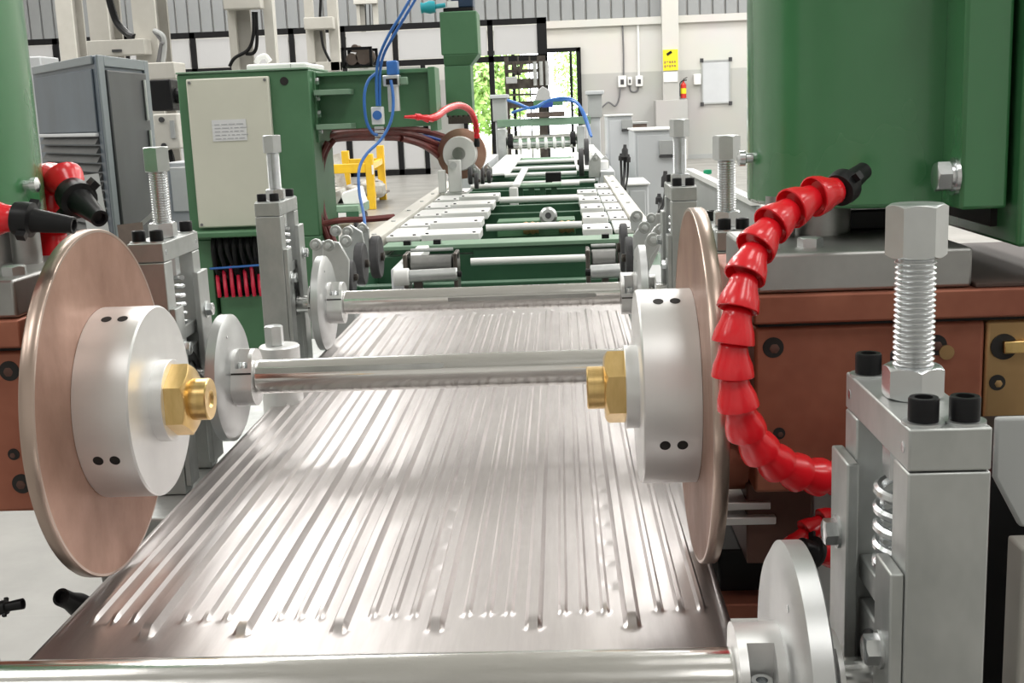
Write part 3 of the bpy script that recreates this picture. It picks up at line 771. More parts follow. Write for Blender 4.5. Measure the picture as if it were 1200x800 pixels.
# ------------------------------------------------------------------ second welding machine (left background)
t = thing('welding_machine', 'green machine frame with a cream door and a long green arm, left background', 'machine', (-1.3, 5.2, 0.0), base=True)
zT = 1.492
MB().box(-1.585, -1.03, 5.03, 5.45, 0.80, zT).build('frame', 'green2', t, bevel=0.006)
MB().box(-1.215, -1.03, 5.03, 5.45, 0.0, 0.80).build('leg', 'green2', t, bevel=0.004)
MB().box(-1.585, -1.50, 5.03, 5.45, 0.0, 0.80).build('leg', 'green2', t, bevel=0.004)
MB().box(-1.50, -1.215, 5.38, 5.42, 0.0, 0.80).build('back_plate', 'green_dark', t, smooth=0)
MB().box(-1.57, -1.215, 4.94, 5.03, 0.8161, 0.842).build('ledge', 'green2', t, bevel=0.006)
MB().box(-1.49, -1.215, 5.05, 5.36, 0.0, 0.5484).build('base_box', 'green2', t, bevel=0.006)
dx0, dx1, dz0, dz1 = -1.539, -1.1937, 0.8538, 1.4703
dr = MB().box(dx0, dx1, 5.0, 5.028, dz0, dz1).build('door', 'cream', t, bevel=0.006)
lb = MB().box(-1.4439, -1.3005, 4.997, 5.0, 1.2132, 1.3004).build('label_plate', 'paper', dr, smooth=0)
m = MB(); rr = random.Random(5)
for r in range(5):
    z = 1.283 - r * 0.0145
    x = -1.4331
    while x < -1.3184:
        w_ = rr.uniform(0.008, 0.03)
        m.box(x, x + w_, 4.996, 4.997, z - 0.004, z); x += w_ + 0.007
m.build('print', 'print', dr, smooth=0)
for x in (dx0 + 0.015, dx1 - 0.015):
    for z in (dz0 + 0.015, dz1 - 0.015):
        MB().cyl((x, 5.001, z), (x, 4.995, z), 0.006, 12).build('screw', 'wire', dr)
MB().cyl((-1.1349, 5.031, 1.4478), (-1.1349, 5.026, 1.4478), 0.017, 20).build('cable_hole', 'hole', t)
MB().box(-1.585, -1.03, 5.02, 5.46, zT, zT + 0.008).build('top_plate', 'green_pale', t, bevel=0.002)
for k in range(8):
    x = -1.482 + k * 0.030
    MB().tube([(x, 5.02, 0.83), (x, 4.99, 0.76), (x + 0.01 * (k % 3), 5.03, 0.66), (x + 0.03, 5.1, 0.56)], 0.011, 8, 5).build('black_cable', 'black', t)
    MB().cyl((x, 5.02, 0.80), (x, 5.02, 0.765), 0.015, 12).build('cable_gland', 'rubber', t)
for k in range(7):
    x = -1.4854 + k * 0.030
    r = 0.035 + 0.008 * (k % 3)
    zc = 0.5587
    MB().tube([(x - 0.012, 5.08, zc), (x - 0.012, 5.07, zc + r), (x, 5.03, zc + 2.4 * r), (x + 0.012, 4.99, zc + r), (x + 0.014, 4.99, zc)], 0.0085, 8, 6).build('red_cable_coil', 'coil_red', t)
MB().cyl((-1.50, 4.98, 0.6829), (-1.21, 4.98, 0.6938), 0.005, 10).build('rod', 'blue', t)
# arm
bz0, bz1 = 1.2403, 1.4744
MB().box(-1.03, -0.53, 5.17, 5.40, bz0, bz1).build('arm_beam', 'green2', t, bevel=0.004)
MB().box(-1.03, -0.53, 5.13, 5.42, bz1 - 0.012, bz1 + 0.006).build('arm_top_flange', 'green2', t, bevel=0.003)
MB().box(-0.545, -0.515, 5.11, 5.30, bz0 - 0.02, bz1 + 0.01).build('arm_end_flange', 'green2', t, bevel=0.003)
MB().box(-1.04, -1.02, 5.10, 5.44, bz0 - 0.05, bz1 + 0.01).build('arm_root_flange', 'green2', t, bevel=0.003)
for py in (101, 139):
    z = 1.7701 - py * 5.1 / 1400 / 0.98
    MB().box(-1.02, -0.8707, 5.05, 5.17, z - 0.010, z + 0.012).build('arm_rib', 'green_pale', t, bevel=0.002)
for k in range(4):
    z = bz1 - 0.03 - k * 0.068
    MB().hexhead((-1.02, 5.115, z), (-1.005, 5.115, z), 0.016).build('flange_bolt', 'bolt', t)
MB().box(-0.80, -0.63, 5.42, 6.5, 1.28, 1.44).build('rear_arm', 'green2', t, smooth=0)
# head over the conveyor
hx0, hx1 = -0.6154, -0.4186
hz0, hz1 = 1.5904, 1.8134
MB().box(hx0, hx1, 6.5, 6.75, hz0, hz1).build('head_box', 'green2', t, bevel=0.006)
m = MB()
nx0, nx1 = -0.606, -0.4647
nz = hz0 - 0.055
m.add([(hx0 + .01, 6.5, hz0), (hx1, 6.5, hz0), (hx1, 6.75, hz0), (hx0 + .01, 6.75, hz0), (nx0, 6.53, nz), (nx1, 6.53, nz), (nx1, 6.72, nz), (nx0, 6.72, nz)],
      [(0, 1, 2, 3), (7, 6, 5, 4), (0, 4, 5, 1), (1, 5, 6, 2), (2, 6, 7, 3), (3, 7, 4, 0)])
m.box(nx0, nx1, 6.53, 6.72, 1.2661, nz)
m.build('head_neck', 'green2', t, bevel=0.004)
MB().box(nx0 + .01, nx1 + .01, 6.5, 6.74, 1.2302, 1.2661).build('neck_flange', 'dark_steel', t, smooth=0)
for k in range(5):
    x = nx0 + 0.015 + k * (nx1 - nx0 - .03) / 4
    MB().hexhead((x, 6.52, 1.2661), (x, 6.52, 1.2751), 0.012).build('flange_bolt', 'dark_steel', t)
MB().box(hx0 + 0.02, hx1 - 0.02, 6.52, 6.73, hz1, hz1 + 0.02).build('motor_plate', 'black', t, smooth=0)
t2 = thing('servo_motor', 'dark blue motor with a teal connector on top of the green head', 'motor', ((hx0 + hx1) / 2, 6.6, hz1 + 0.02), base=True)
MB().box(hx0 + 0.06, hx1 - 0.02, 6.54, 6.72, hz1 + 0.02, hz1 + 0.20).build('body', 'navy', t2, bevel=0.008)
MB().box(hx0 + 0.04, hx0 + 0.10, 6.53, 6.6, hz1 + 0.022, hz1 + 0.055).build('terminal_block', 'white', t2, smooth=0)
MB().lathe([(0, 0), (0.03, 0), (0.034, 0.03), (0.025, 0.06), (0.03, 0.075), (0, 0.08)], (-0.6353, 6.5, 1.8405), (-1, 0, -0.05), 16).build('connector', 'teal', t2)
MB().cyl((-0.6398, 6.5, 1.8406), (-0.5808, 6.5, 1.8468), 0.012, 10).build('stem', 'teal', t2)

# electrode of the second machine
ec = Vector((-0.5196, 6.35, 1.0763))
nrm = Vector((-0.16, -0.98, 0.05)).normalized()
t = thing('electrode_wheel', 'small distant copper electrode wheel under the green head, hub facing us', 'wheel', tuple(ec), base=True)
MB().lathe([(0, -0.012), (0.131, -0.012), (0.131, 0.010), (0.128, 0.012), (0, 0.012)], ec, nrm, 48).build('copper_disc', 'copper_disc', t)
MB().lathe([(0, 0.012), (0.090, 0.012), (0.090, 0.05), (0.086, 0.055), (0, 0.055)], ec, nrm, 40).build('hub', 'white', t)
MB().lathe([(0, 0.055), (0.034, 0.055), (0.034, 0.066), (0.022, 0.066), (0.022, 0.08), (0, 0.08)], ec, nrm, 24).build('bearing', 'steel', t)
q = ec + nrm * 0.10
fork = MB()
fork.box(q.x - 0.050, q.x + 0.018, q.y - 0.02, q.y + 0.02, 0.881, 1.0499)
fork.box(q.x - 0.105, q.x - 0.065, q.y - 0.02, q.y + 0.03, 0.881, 0.9996)
fork.build('bracket', 'white', t, bevel=0.006)
MB().cyl((q.x - 0.02, q.y - 0.021, 1.0236), (q.x - 0.02, q.y - 0.035, 1.0236), 0.018, 20).build('pivot', 'zinc', t)
hose('coolant_hose', 'thin distant red coolant hose arching over the small copper wheel',
     [(-0.5726, 4.98, 1.2801), (-0.54, 5.0, 1.2717), (-0.5142, 5.1, 1.2803), (-0.4964, 5.35, 1.3073), (-0.4719, 5.75, 1.3232), (-0.4502, 6.1, 1.2995), (-0.4333, 6.25, 1.2379), (-0.4312, 6.3, 1.1628)], 0.034, 0.0165,
     ((-0.6322, 4.95, 1.2826), 0.012, 0.006, 'red'), seg=14)
t = thing('hose_fitting', 'black fitting where the distant red hose meets the small copper wheel', 'fitting', (-0.4334, 6.3, 1.1146), base=True)
MB().lathe([(0, 0), (0.014, 0), (0.016, 0.02), (0.010, 0.05), (0, 0.055)], (-0.4336, 6.3, 1.1102), (0, 0, 1), 14).build('body', 'black', t)

# copper bus cables
cabs = [[(-1.0685, 5.3, 1.1819), (-1.009, 5.4, 1.2145), (-0.9101, 5.7, 1.2157), (-0.7579, 6.1, 1.193), (-0.6395, 6.4, 1.1237)],
        [(-1.0695, 5.3, 1.1671), (-1.0179, 5.4, 1.1959), (-0.9116, 5.7, 1.1919), (-0.768, 6.1, 1.1678), (-0.6454, 6.4, 1.0971)],
        [(-1.0778, 5.35, 1.1921), (-1.0054, 5.45, 1.2322), (-0.8838, 5.8, 1.2288), (-0.7252, 6.2, 1.2111), (-0.6193, 6.45, 1.1664)],
        [(-0.7892, 6.0, 1.1755), (-0.7231, 6.15, 1.1433), (-0.6755, 6.3, 1.1018), (-0.634, 6.4, 1.0518)]]
names = ['upper middle', 'lower middle', 'topmost', 'short lower right']
for c, nme in zip(cabs, names):
    tag(MB().tube(c, 0.016, 8, 8).build('bus_cable', 'cable_red'), nme + ' dark red cable between green frame and small copper wheel', 'cable')
drops = [[(-1.0033, 5.2, 1.1897), (-1.0378, 5.2, 1.1217), (-1.0503, 5.15, 1.0149), (-1.0418, 5.1, 0.8904), (-1.0126, 5.1, 0.7792)],
         [(-0.9822, 5.25, 1.1985), (-1.0277, 5.25, 1.1377), (-1.0443, 5.2, 1.03), (-1.0334, 5.15, 0.8857), (-0.9744, 5.1, 0.7409)],
         [(-1.0027, 5.0, 0.8546), (-0.9201, 4.95, 0.8707), (-0.8127, 4.95, 0.8705), (-0.7051, 5.0, 0.8727)]]
names = ['dark red cable hanging straight down beside the right edge of the green frame', 'dark red cable bowing down just right of the frame, over the yellow rack', 'dark red cable running low from the frame towards the left conveyor rail']
for c, nme in zip(drops, names):
    tag(MB().tube(c, 0.013, 8, 8).build('bus_cable', 'cable_red'), nme, 'cable')
for k, dz in enumerate((0, 6)):
    tag(MB().tube([(-0.7354, 6.2, 1.1856 - dz * 0.004), (-0.6852, 6.3, 1.1725 - dz * 0.004), (-0.6245, 6.4, 1.1455 - dz * 0.005)], 0.008, 8, 5).build('signal_cable', 'blue_dark'), ('upper' if k == 0 else 'lower') + ' short dark blue cable left of the small copper wheel', 'cable')

# air lines and valves in front of the green arm
def line(label, pts, r, material='blue'):
    return tag(MB().tube(pts, r, 10, 8).build('air_hose', material), label, 'hose')
line('blue air hose falling from the top edge to the valve, left one of two', [(-0.557, 4.9, 1.7762), (-0.6093, 4.9, 1.6932), (-0.6755, 4.92, 1.6047), (-0.723, 4.95, 1.521), (-0.7414, 4.97, 1.441), (-0.7461, 4.98, 1.3317)], 0.006)
line('blue air hose falling from the top edge to the valve, right one of two', [(-0.5354, 4.92, 1.7771), (-0.5913, 4.92, 1.694), (-0.6614, 4.94, 1.5986), (-0.7067, 4.96, 1.5275), (-0.7285, 4.98, 1.4475), (-0.737, 4.99, 1.3313)], 0.006)
line('blue air hose looping out left beside the regulator', [(-0.7328, 4.97, 1.4679), (-0.7718, 4.96, 1.4352), (-0.7916, 4.95, 1.3745), (-0.7906, 4.95, 1.2785), (-0.7708, 4.96, 1.2258), (-0.7533, 4.98, 1.2143)], 0.0062)
line('long blue air hose hanging from the valve down past the yellow rack', [(-0.681, 4.96, 1.4316), (-0.6726, 4.94, 1.3492), (-0.6851, 4.92, 1.2679), (-0.7285, 4.9, 1.1947), (-0.7797, 4.85, 1.1436), (-0.8064, 4.8, 1.0857), (-0.8038, 4.75, 0.9973), (-0.7838, 4.7, 0.9162), (-0.7725, 4.65, 0.8601)], 0.0062)
t = thing('solenoid_valve', 'blue topped pneumatic valve with a silver body on the green arm', 'valve', (-0.7076, 5.1, 1.3091), base=True)
MB().box(-0.7076, -0.6615, 5.04, 5.10, 1.4545, 1.513).build('coil', 'blue', t, bevel=0.006)
MB().box(-0.7249, -0.6574, 5.03, 5.11, 1.4096, 1.4545).build('manifold', 'zinc', t, bevel=0.004)
MB().box(-0.71, -0.6641, 5.02, 5.03, 1.4158, 1.4399).build('ports', 'black', t, smooth=0)
MB().cyl((-0.6783, 5.06, 1.4092), (-0.677, 5.06, 1.308), 0.016, 16).build('cylinder', 'alu', t)
MB().box(-0.7097, -0.6954, 5.05, 5.08, 1.3056, 1.4101).build('rail', 'zinc', t, smooth=0)
MB().box(-0.6593, -0.6273, 5.06, 5.10, 1.4147, 1.4459).build('side_block', 'green_pale', t, bevel=0.004)
t = thing('pressure_regulator', 'white pressure regulator with a round blue gauge hanging by the green arm', 'regulator', (-0.7576, 5.0, 1.1931), base=True)
MB().box(-0.7745, -0.7266, 4.99, 5.04, 1.2557, 1.3284).build('body', 'white', t, bevel=0.004)
MB().cyl((-0.7499, 4.99, 1.2938), (-0.7477, 4.975, 1.2938), 0.019, 20).build('gauge', 'blue', t)
for k in range(4):
    z = 1.2485 - k * 0.016
    MB().box(-0.7663, -0.7308, 4.995, 5.035, z - 0.012, z).build('fitting_ring', 'zinc', t, bevel=0.002)

# ------------------------------------------------------------------ roller conveyor
t = thing('conveyor', 'green framed conveyor with pale side rails running to the back of the hall', 'conveyor', (-0.19, 5.5, 0.0), base=True)
for x0, x1 in ((-0.70, -0.635), (0.255, 0.315)):
    r = MB().box(x0, x1, 4.0, 7.3, 0.80, 0.88).build('side_rail', 'beige', t, bevel=0.003)
    for k in range(7):
        MB().cyl(((x0 + x1) / 2, 4.2 + k * 0.5, 0.88), ((x0 + x1) / 2, 4.2 + k * 0.5, 0.884), 0.009, 12).build('rail_screw', 'mid_grey', r)
    MB().box(x0 - 0.01, x1 + 0.01, 3.4, 10.95, 0.62, 0.80).build('side_beam', 'green_dark', t, smooth=0)
    for y in (4.3, 6.3, 8.3, 10.8):
        MB().box(x0, x1, y, y + 0.08, 0, 0.62).build('leg', 'green_dark', t, smooth=0)
rows = [4.34, 4.74, 5.16, 5.58, 6.02, 6.54]
inner_rows = [4.50, 4.92, 5.34, 5.80]
first = {}
def plate(x0, x1, y, d, z, th=0.02):
    m = MB().box(x0, x1, -d / 2, d / 2, -th, 0).build('support_pad', 'roller', t, bevel=0.004)
    m.location = Vector((0, y, z)) - Vector(t.location) + Vector((0, 0, 0))
    m.location.x = -t.location.x
    for x in (x0 + 0.02, x1 - 0.02):
        MB().cyl((x, -d / 2 + 0.012, 0), (x, -d / 2 + 0.012, 0.004), 0.006, 8).build('pad_screw', 'rubber', m)
    return m
for y in rows:
    plate(-0.625, -0.505, y, 0.30, 0.873)
    plate(0.182, 0.25, y, 0.30, 0.873)
for y in inner_rows:
    plate(-0.490, -0.30, y, 0.20, 0.897, 0.032)
    plate(0.075, 0.168, y, 0.20, 0.897, 0.032)
plate(-0.495, -0.29, 4.24, 0.18, 0.880, 0.03)
plate(0.070, 0.172, 4.24, 0.18, 0.880, 0.03)
for y in [3.55, 3.95, 4.9, 5.45, 5.9, 6.45, 7.0, 7.6, 8.2, 8.8, 9.4, 10.0, 10.6]:
    z = 0.83 if y > 3.7 else 0.79
    MB().box(-0.63, 0.25, y, y + 0.05, z - 0.15, z).build('cross_beam', 'green_dark', t, bevel=0.003)
MB().box(-0.60, 0.25, 3.93, 4.07, 0.852, 0.866).build('cross_flange', 'green_pale', t, bevel=0.002)
MB().box(-0.30, 0.075, 3.94, 4.04, 0.80, 0.852).build('cross_beam', 'green_dark', t, bevel=0.002)
for px, y in ((-0.52, 4.0), (-0.42, 4.0), (0.14, 4.0), (0.20, 4.0)):
    MB().box(px - 0.012, px + 0.012, y - 0.05, y - 0.02, 0.866, 0.88).build('clip', 'black', t, smooth=0)
for y, x0, x1, r, z in ((3.70, -0.29, 0.07, 0.012, 0.835), (4.36, -0.28, 0.07, 0.013, 0.875), (5.58, -0.29, 0.10, 0.013, 0.88), (6.65, -0.50, -0.26, 0.013, 0.88), (6.65, -0.05, 0.10, 0.013, 0.88),
                        (7.7, -0.36, 0.10, 0.014, 0.88), (8.5, -0.36, 0.10, 0.014, 0.88), (9.5, -0.36, 0.10, 0.016, 0.88), (7.15, -0.5, 0.2, 0.012, 0.86), (6.1, -0.45, 0.12, 0.010, 0.85)):
    MB().cyl((x0, y, z), (x1, y, z), r, 16).build('cross_rod', 'roller', t)
for x0, x1, y0, y1 in ((-0.50, -0.34, 7.9, 11.05), (0.105, 0.20, 8.1, 11.05)):
    MB().box(x0, x1, y0, y1, 0.87, 0.885).build('guide_plate', 'roller', t, bevel=0.003)
MB().box(-0.36, 0.10, 10.2, 11.05, 0.84, 0.85).build('cover_sheet', 'green_pale', t, smooth=0)
MB().box(-0.63, 0.25, 3.2, 10.95, 0.42, 0.45).build('drip_tray', 'green_dark', t, smooth=0)
for x0, x1, yb in ((-0.70, -0.56, 7.4), (0.23, 0.33, 7.4)):
    rg = MB().box(x0, x1, yb, 10.9, 0.80, 0.90).build('side_cover', 'light_grey', t, bevel=0.006)
    for k in range(9):
        y = yb + 0.2 + k * 0.38
        MB().lathe([(0, 0), (0.035, 0), (0.04, 0.01), (0.04, 0.05), (0.03, 0.06), (0, 0.06)], ((x0 + x1) / 2 - 0.02, y, 0.90), (0, 0, 1), 16).build('cam_roll', 'roller', rg)
# drive station in the middle of the frame
MB().box(-0.26, 0.05, 4.72, 4.86, 0.80, 0.862).build('motor_mount', 'green2', t, bevel=0.004)
mt = MB().lathe([(0, 0), (0.035, 0), (0.035, 0.09), (0.025, 0.10), (0, 0.10)], (-0.055, 4.76, 0.87), (0, -1, 0.15), 20).build('motor', 'zinc', t)
MB().lathe([(0.012, 0.1), (0.012, 0.115), (0, 0.115)], (-0.055, 4.76, 0.87), (0, -1, 0.15), 12).build('motor_shaft', 'rubber', mt)
for x in (-0.125, 0.015):
    MB().lathe([(0, 0), (0.022, 0), (0.026, 0.012), (0.02, 0.025), (0.026, 0.037), (0.02, 0.05), (0.024, 0.06), (0, 0.06)], (x - 0.03, 4.70, 0.835), (1, 0, 0), 16).build('spring_roll', 'brass_dull', t)
# lift station further on
lf = MB().box(-0.24, 0.0, 6.35, 6.50, 0.885, 0.90).build('lift_plate', 'green_pale', t, bevel=0.003)
for x in (-0.22, -0.16, -0.10, -0.04):
    MB().box(x - 0.015, x + 0.015, 6.37, 6.41, 0.80, 0.885).build('lift_post', 'green_dark', lf, smooth=0)
MB().box(-0.255, -0.215, 6.20, 7.9, 0.90, 0.915).build('pusher_bar', 'white', t, bevel=0.003)
MB().box(-0.27, -0.225, 6.18, 6.24, 0.80, 0.90).build('pusher_foot', 'white', t, bevel=0.006)
MB().box(-0.09, 0.0, 6.9, 7.0, 0.85, 0.93).build('sensor_block', 'black', t, bevel=0.004)
# drum motors by the front
def drum(name, label, x0, x1, y, z, r):
    t = thing('drum_roller', label, 'roller', ((x0 + x1) / 2, y, 0.451), base=True)
    MB().cyl((x0, y, z), (x1, y, z), r, 32, ch=0.003).build('drum', 'drum', t)
    for x in (x0 - 0.016, x1 + 0.004):
        MB().box(x, x + 0.012, y - 0.045, y + 0.05, 0.4502, z + 0.036).build('bracket', 'dark_steel', t, bevel=0.004)
        MB().cyl((x - 0.002, y - 0.02, z + 0.025), (x + 0.014, y - 0.02, z + 0.025), 0.008, 12).build('bolt', 'black', t)
    MB().cyl((x0, y + 0.02, z + 0.040), (x1, y + 0.02, z + 0.040), 0.005, 10).build('tie_rod', 'zinc', t)
    return t
drum('drum_roller', 'grey drum roller in dark brackets at the left front of the conveyor', -0.4339, -0.3128, 3.35, 0.875, 0.028)
drum('drum_roller', 'grey drum roller in dark brackets at the right front of the conveyor', 0.0779, 0.1473, 3.35, 0.8704, 0.032)
t = thing('air_cylinder', 'short grey cylinder under the left drum roller', 'cylinder', (-0.3784, 3.25, 0.8527), base=True)
MB().cyl((-0.4254, 3.25, 0.8567), (-0.2932, 3.25, 0.8593), 0.018, 24, ch=0.002).build('barrel', 'zinc', t)
MB().cyl((-0.468, 3.25, 0.8557), (-0.4254, 3.25, 0.8567), 0.024, 24, ch=0.003).build('end_cap', 'white', t)
MB().cyl((-0.2932, 3.25, 0.8593), (-0.2814, 3.25, 0.8589), 0.008, 12).build('rod_nut', 'black', t)
MB().box(-0.4136, -0.39, 3.24, 3.26, 0.0, 0.8511).build('mount', 'dark_steel', t)
t = thing('air_cylinder', 'short grey cylinder under the right drum roller', 'cylinder', (0.1047, 3.25, 0.8529), base=True)
MB().cyl((0.072, 3.25, 0.8516), (0.1559, 3.25, 0.8535), 0.020, 24, ch=0.002).build('barrel', 'zinc', t)
MB().cyl((0.058, 3.25, 0.8521), (0.072, 3.25, 0.8516), 0.010, 12).build('rod_nut', 'black', t)
MB().box(0.1023, 0.1209, 3.24, 3.26, 0.0, 0.8479).build('mount', 'dark_steel', t)
t = thing('guide_support', 'white bracket holding the left end of the front drum roller', 'bracket', (-0.5, 3.5, 0.6), base=True)
MB().box(-0.4988, -0.4593, 3.4, 3.9, 0.60, 0.86).build('plate', 'light_grey', t, bevel=0.006)
MB().box(-0.48, -0.4395, 3.5, 3.9, 0.84, 0.87).build('foot', 'white', t, bevel=0.004)

# ------------------------------------------------------------------ end station across the conveyor
EY = 11.5
t = thing('end_station', 'far green and grey roll station spanning the end of the conveyor', 'machine', (-0.15, EY, 0.0), base=True)
for px0, px1, yt, yb in ((576, 592, 116, 143), (686, 702, 111, 139)):
    x0, x1 = 1.0 * (px0 - 655) * EY / 1400 + 0.02, 1.0 * (px1 - 655) * EY / 1400 + 0.02
    zt = 1.397; zb = 1.1835
    MB().box(x0, x1, EY, EY + 0.25, zb, zt).build('post', 'mid_grey', t, bevel=0.006)
    MB().box(x0 + 0.02, x1 - 0.02, EY + 0.02, EY + 0.25, 0.0, zb).build('side_frame', 'light_grey', t, bevel=0.006)
    MB().box(x0 - 0.02, x1 + 0.02, EY - 0.03, EY + 0.28, zt, zt + 0.035).build('post_cap', 'light_grey', t, bevel=0.006)
MB().box(-0.5848, 0.2912, 11.38, 11.5, 1.1287, 1.1998).build('cross_beam', 'green_pale', t, bevel=0.004)
MB().box(-0.308, 0.0531, 11.36, 11.48, 1.2077, 1.255).build('name_board', 'brown', t, bevel=0.004)
for py, x0p, x1p, r, mt in ((150, 592, 680, 0.020, 'chrome'), (160, 597, 672, 0.024, 'chrome'), (155, 590, 682, 0.026, 'green_pale'), (178, 605, 665, 0.02, 'green_dark')):
    x0, x1 = (x0p - 655) * 11.3 / 1400 + 0.01, (x1p - 655) * 11.3 / 1400 + 0.01
    z = 2.2567 - py * 11.3 / 1400 / 0.985
    MB().cyl((x0, 11.3, z), (x1, 11.3, z), r, 20).build('roll', mt, t)
zc = 0.9694
MB().cyl((-0.445, 11.2, zc), (0.1543, 11.2, zc), 0.02, 16).build('forming_shaft', 'zinc', t)
for k in range(7):
    x = -0.3818 + k * 0.079
    MB().lathe([(0, 0), (0.05, 0), (0.055, 0.01), (0.055, 0.02), (0.035, 0.032), (0, 0.032)], (x, 11.2, zc), (1, 0, 0), 20).build('forming_roll', 'white', t)
for px0, px1 in ((582, 592), (673, 683)):
    x0, x1 = (px0 - 655) * 11.2 / 1400 + 0.01, (px1 - 655) * 11.2 / 1400 + 0.01
    MB().box(x0, x1, 11.15, 11.35, 0.8, 1.12).build('bearing_block', 'zinc', t, bevel=0.006)
    MB().lathe([(0, 0), (0.07, 0), (0.07, 0.05), (0, 0.05)], (x1 + 0.01 if px0 < 600 else x0 - 0.06, 11.2, 1.0), (1, 0, 0), 24).build('side_roll', 'black', t)
t = thing('hose_bundle', 'blue hoses arching over the top of the far roll station', 'hose', (0.0, 11.3, 1.4), base=True)
for pts in ([(-0.4766, 11.2, 1.378), (-0.3836, 11.2, 1.3435), (-0.2598, 11.2, 1.2924), (-0.1727, 11.2, 1.3121), (-0.1006, 11.2, 1.3554), (0.0254, 11.2, 1.3735), (0.1344, 11.2, 1.3538), (0.2083, 11.1, 1.2665), (0.2496, 11.0, 1.159), (0.2819, 10.9, 1.0232)],
            [(-0.436, 11.25, 1.2604), (-0.3386, 11.2, 1.2877), (-0.2122, 11.2, 1.3059), (-0.1165, 11.2, 1.3484), (0.0405, 11.2, 1.3575), (0.164, 11.15, 1.3218), (0.2284, 11.05, 1.1898), (0.2759, 10.95, 1.0374)]):
    MB().tube(pts, 0.013, 8, 6).build('hose', 'blue', t)
MB().box(-0.1581, -0.0554, 11.3, 11.4, 1.2942, 1.3485).build('valve_block', 'blue_dark', t, bevel=0.006)
# uncoiler and dark frame in the doorway
t = thing('uncoiler', 'dark steel frame machine standing in front of the bright doorway', 'machine', (-0.6, 19, 0), base=True)
ux0, ux1 = -0.8262, -0.1893
for x, w in ((ux0, 0.06), (ux0 + 0.20, 0.02), (ux0 + 0.38, 0.02), (ux1 - 0.13, 0.13)):
    MB().box(x, x + w, 19, 19.06, 0, 2.0841).build('post', 'dark_steel', t, smooth=0)
for py, h in ((68, 0.05), (77, 0.05), (91, 0.15), (103, 0.03), (114, 0.10)):
    z = 2.9225 - py * 19 / 1400 / 0.985
    MB().box(ux0, ux1, 18.97, 19.03, z - h / 2, z + h / 2).build('rail', 'dark_steel', t, smooth=0)
MB().bar((-0.6775, 18.95, 2.0094), (-0.6327, 18.95, 1.8012), 0.04, 0.06).build('brace', 'dark_steel', t, smooth=0)
MB().bar((-0.5456, 18.95, 2.004), (-0.6062, 18.95, 1.8002), 0.04, 0.06).build('brace', 'dark_steel', t, smooth=0)
MB().box(-0.8056, -0.634, 18.85, 18.95, 1.6742, 1.7773).build('motor', 'mid_grey', t, bevel=0.01)
MB().prism([(-0.3769, 1.4013), (-0.1141, 1.391), (-0.1374, 1.5465), (-0.2398, 1.6149), (-0.3212, 1.5538)], 'y', 18.7, 18.8).build('support_plate', 'mid_grey', t, bevel=0.01)
MB().box(-0.3918, 0.0671, 18.7, 18.9, 1.3166, 1.4067).build('base_plate', 'green2', t, bevel=0.01)
for px in (627, 634, 641):
    MB().cyl((-0.3117 + (px - 630) * 0.0134, 18.8, 1.6298), (-0.3117 + (px - 630) * 0.0134, 18.8, 1.9878), 0.03, 12).build('guide_column', 'zinc', t)

# ------------------------------------------------------------------ corrugated sheet
def trap(u, c, flat, half):
    d = abs(((u - c + 0.5) % 1.0) - 0.5)
    if d <= flat: return 1.0
    if d >= half: return 0.0
    return (half - d) / (half - flat)
def smooth01(x):
    x = max(0.0, min(1.0, x)); return x * x * (3 - 2 * x)
SX0, SX1, SY0, SY1, SZ = -0.416, 0.121, 0.30, 2.42, 0.903
PITCH = (SX1 - SX0) / 7.0
xs = []
for k in range(7):
    for u in (0.0, .045, .06, .076, .092, .15, .20, .25, .265, .28, .32, .335, .35, .41, .47, .485, .50, .54, .555, .57, .63, .69, .705, .72, .76, .775, .79, .83, .87, .908, .924, .94, .955):
        xs.append(SX0 + (k + u) * PITCH)
xs.append(SX1)
ys = []
y = SY0
while y < SY1:
    ys.append(y); y += 0.05 if y < 0.8 else (0.0055 if y < 1.35 else 0.012)
ys.append(SY1)
def sheet_z(x, y):
    u = (x - SX0) / PITCH
    edge = smooth01((x - SX0) / 0.02) * smooth01((SX1 - x) / 0.02)
    k = int(u)
    wl = smooth01((y - 0.862) / 0.016) * smooth01((2.345 - y) / 0.02)
    ws = smooth01((y - 0.888) / 0.02) * smooth01((2.32 - y) / 0.03)
    h = 0.0062 * trap(u, 0.0, 0.045, 0.092) * wl
    h += 0.0034 * (trap(u, 0.30, 0.020, 0.050) + trap(u, 0.52, 0.020, 0.050) + trap(u, 0.74, 0.020, 0.050)) * ws
    # weld dimples along two of the seams
    if k in (3, 4, 5) and 0.92 < y < 1.3:
        q = ((y - 0.92) % 0.052) / 0.052
        dd = ((q - 0.5) * 0.052 / 0.005) ** 2 + (((u % 1.0) - 0.83) * PITCH / 0.005) ** 2
        h -= 0.0009 * math.exp(-dd)
    wav = 0.0006 * sin(y * 9.0 + x * 5.0) + 0.0002 * sin(y * 23.0 - x * 11.0)
    return SZ + h * edge + wav * edge
nx, ny = len(xs), len(ys)
m = MB()
m.v = [(x, y, sheet_z(x, y)) for y in ys for x in xs]
m.f = [(j * nx + i, j * nx + i + 1, (j + 1) * nx + i + 1, (j + 1) * nx + i) for j in range(ny - 1) for i in range(nx - 1)]
sh = m.build('corrugated_sheet', 'sheet', smooth=28)
so = sh.modifiers.new('thickness', 'SOLIDIFY'); so.thickness = 0.0012; so.offset = -1
tag(sh, 'long ribbed stainless steel sheet passing under the polished shafts', 'sheet')

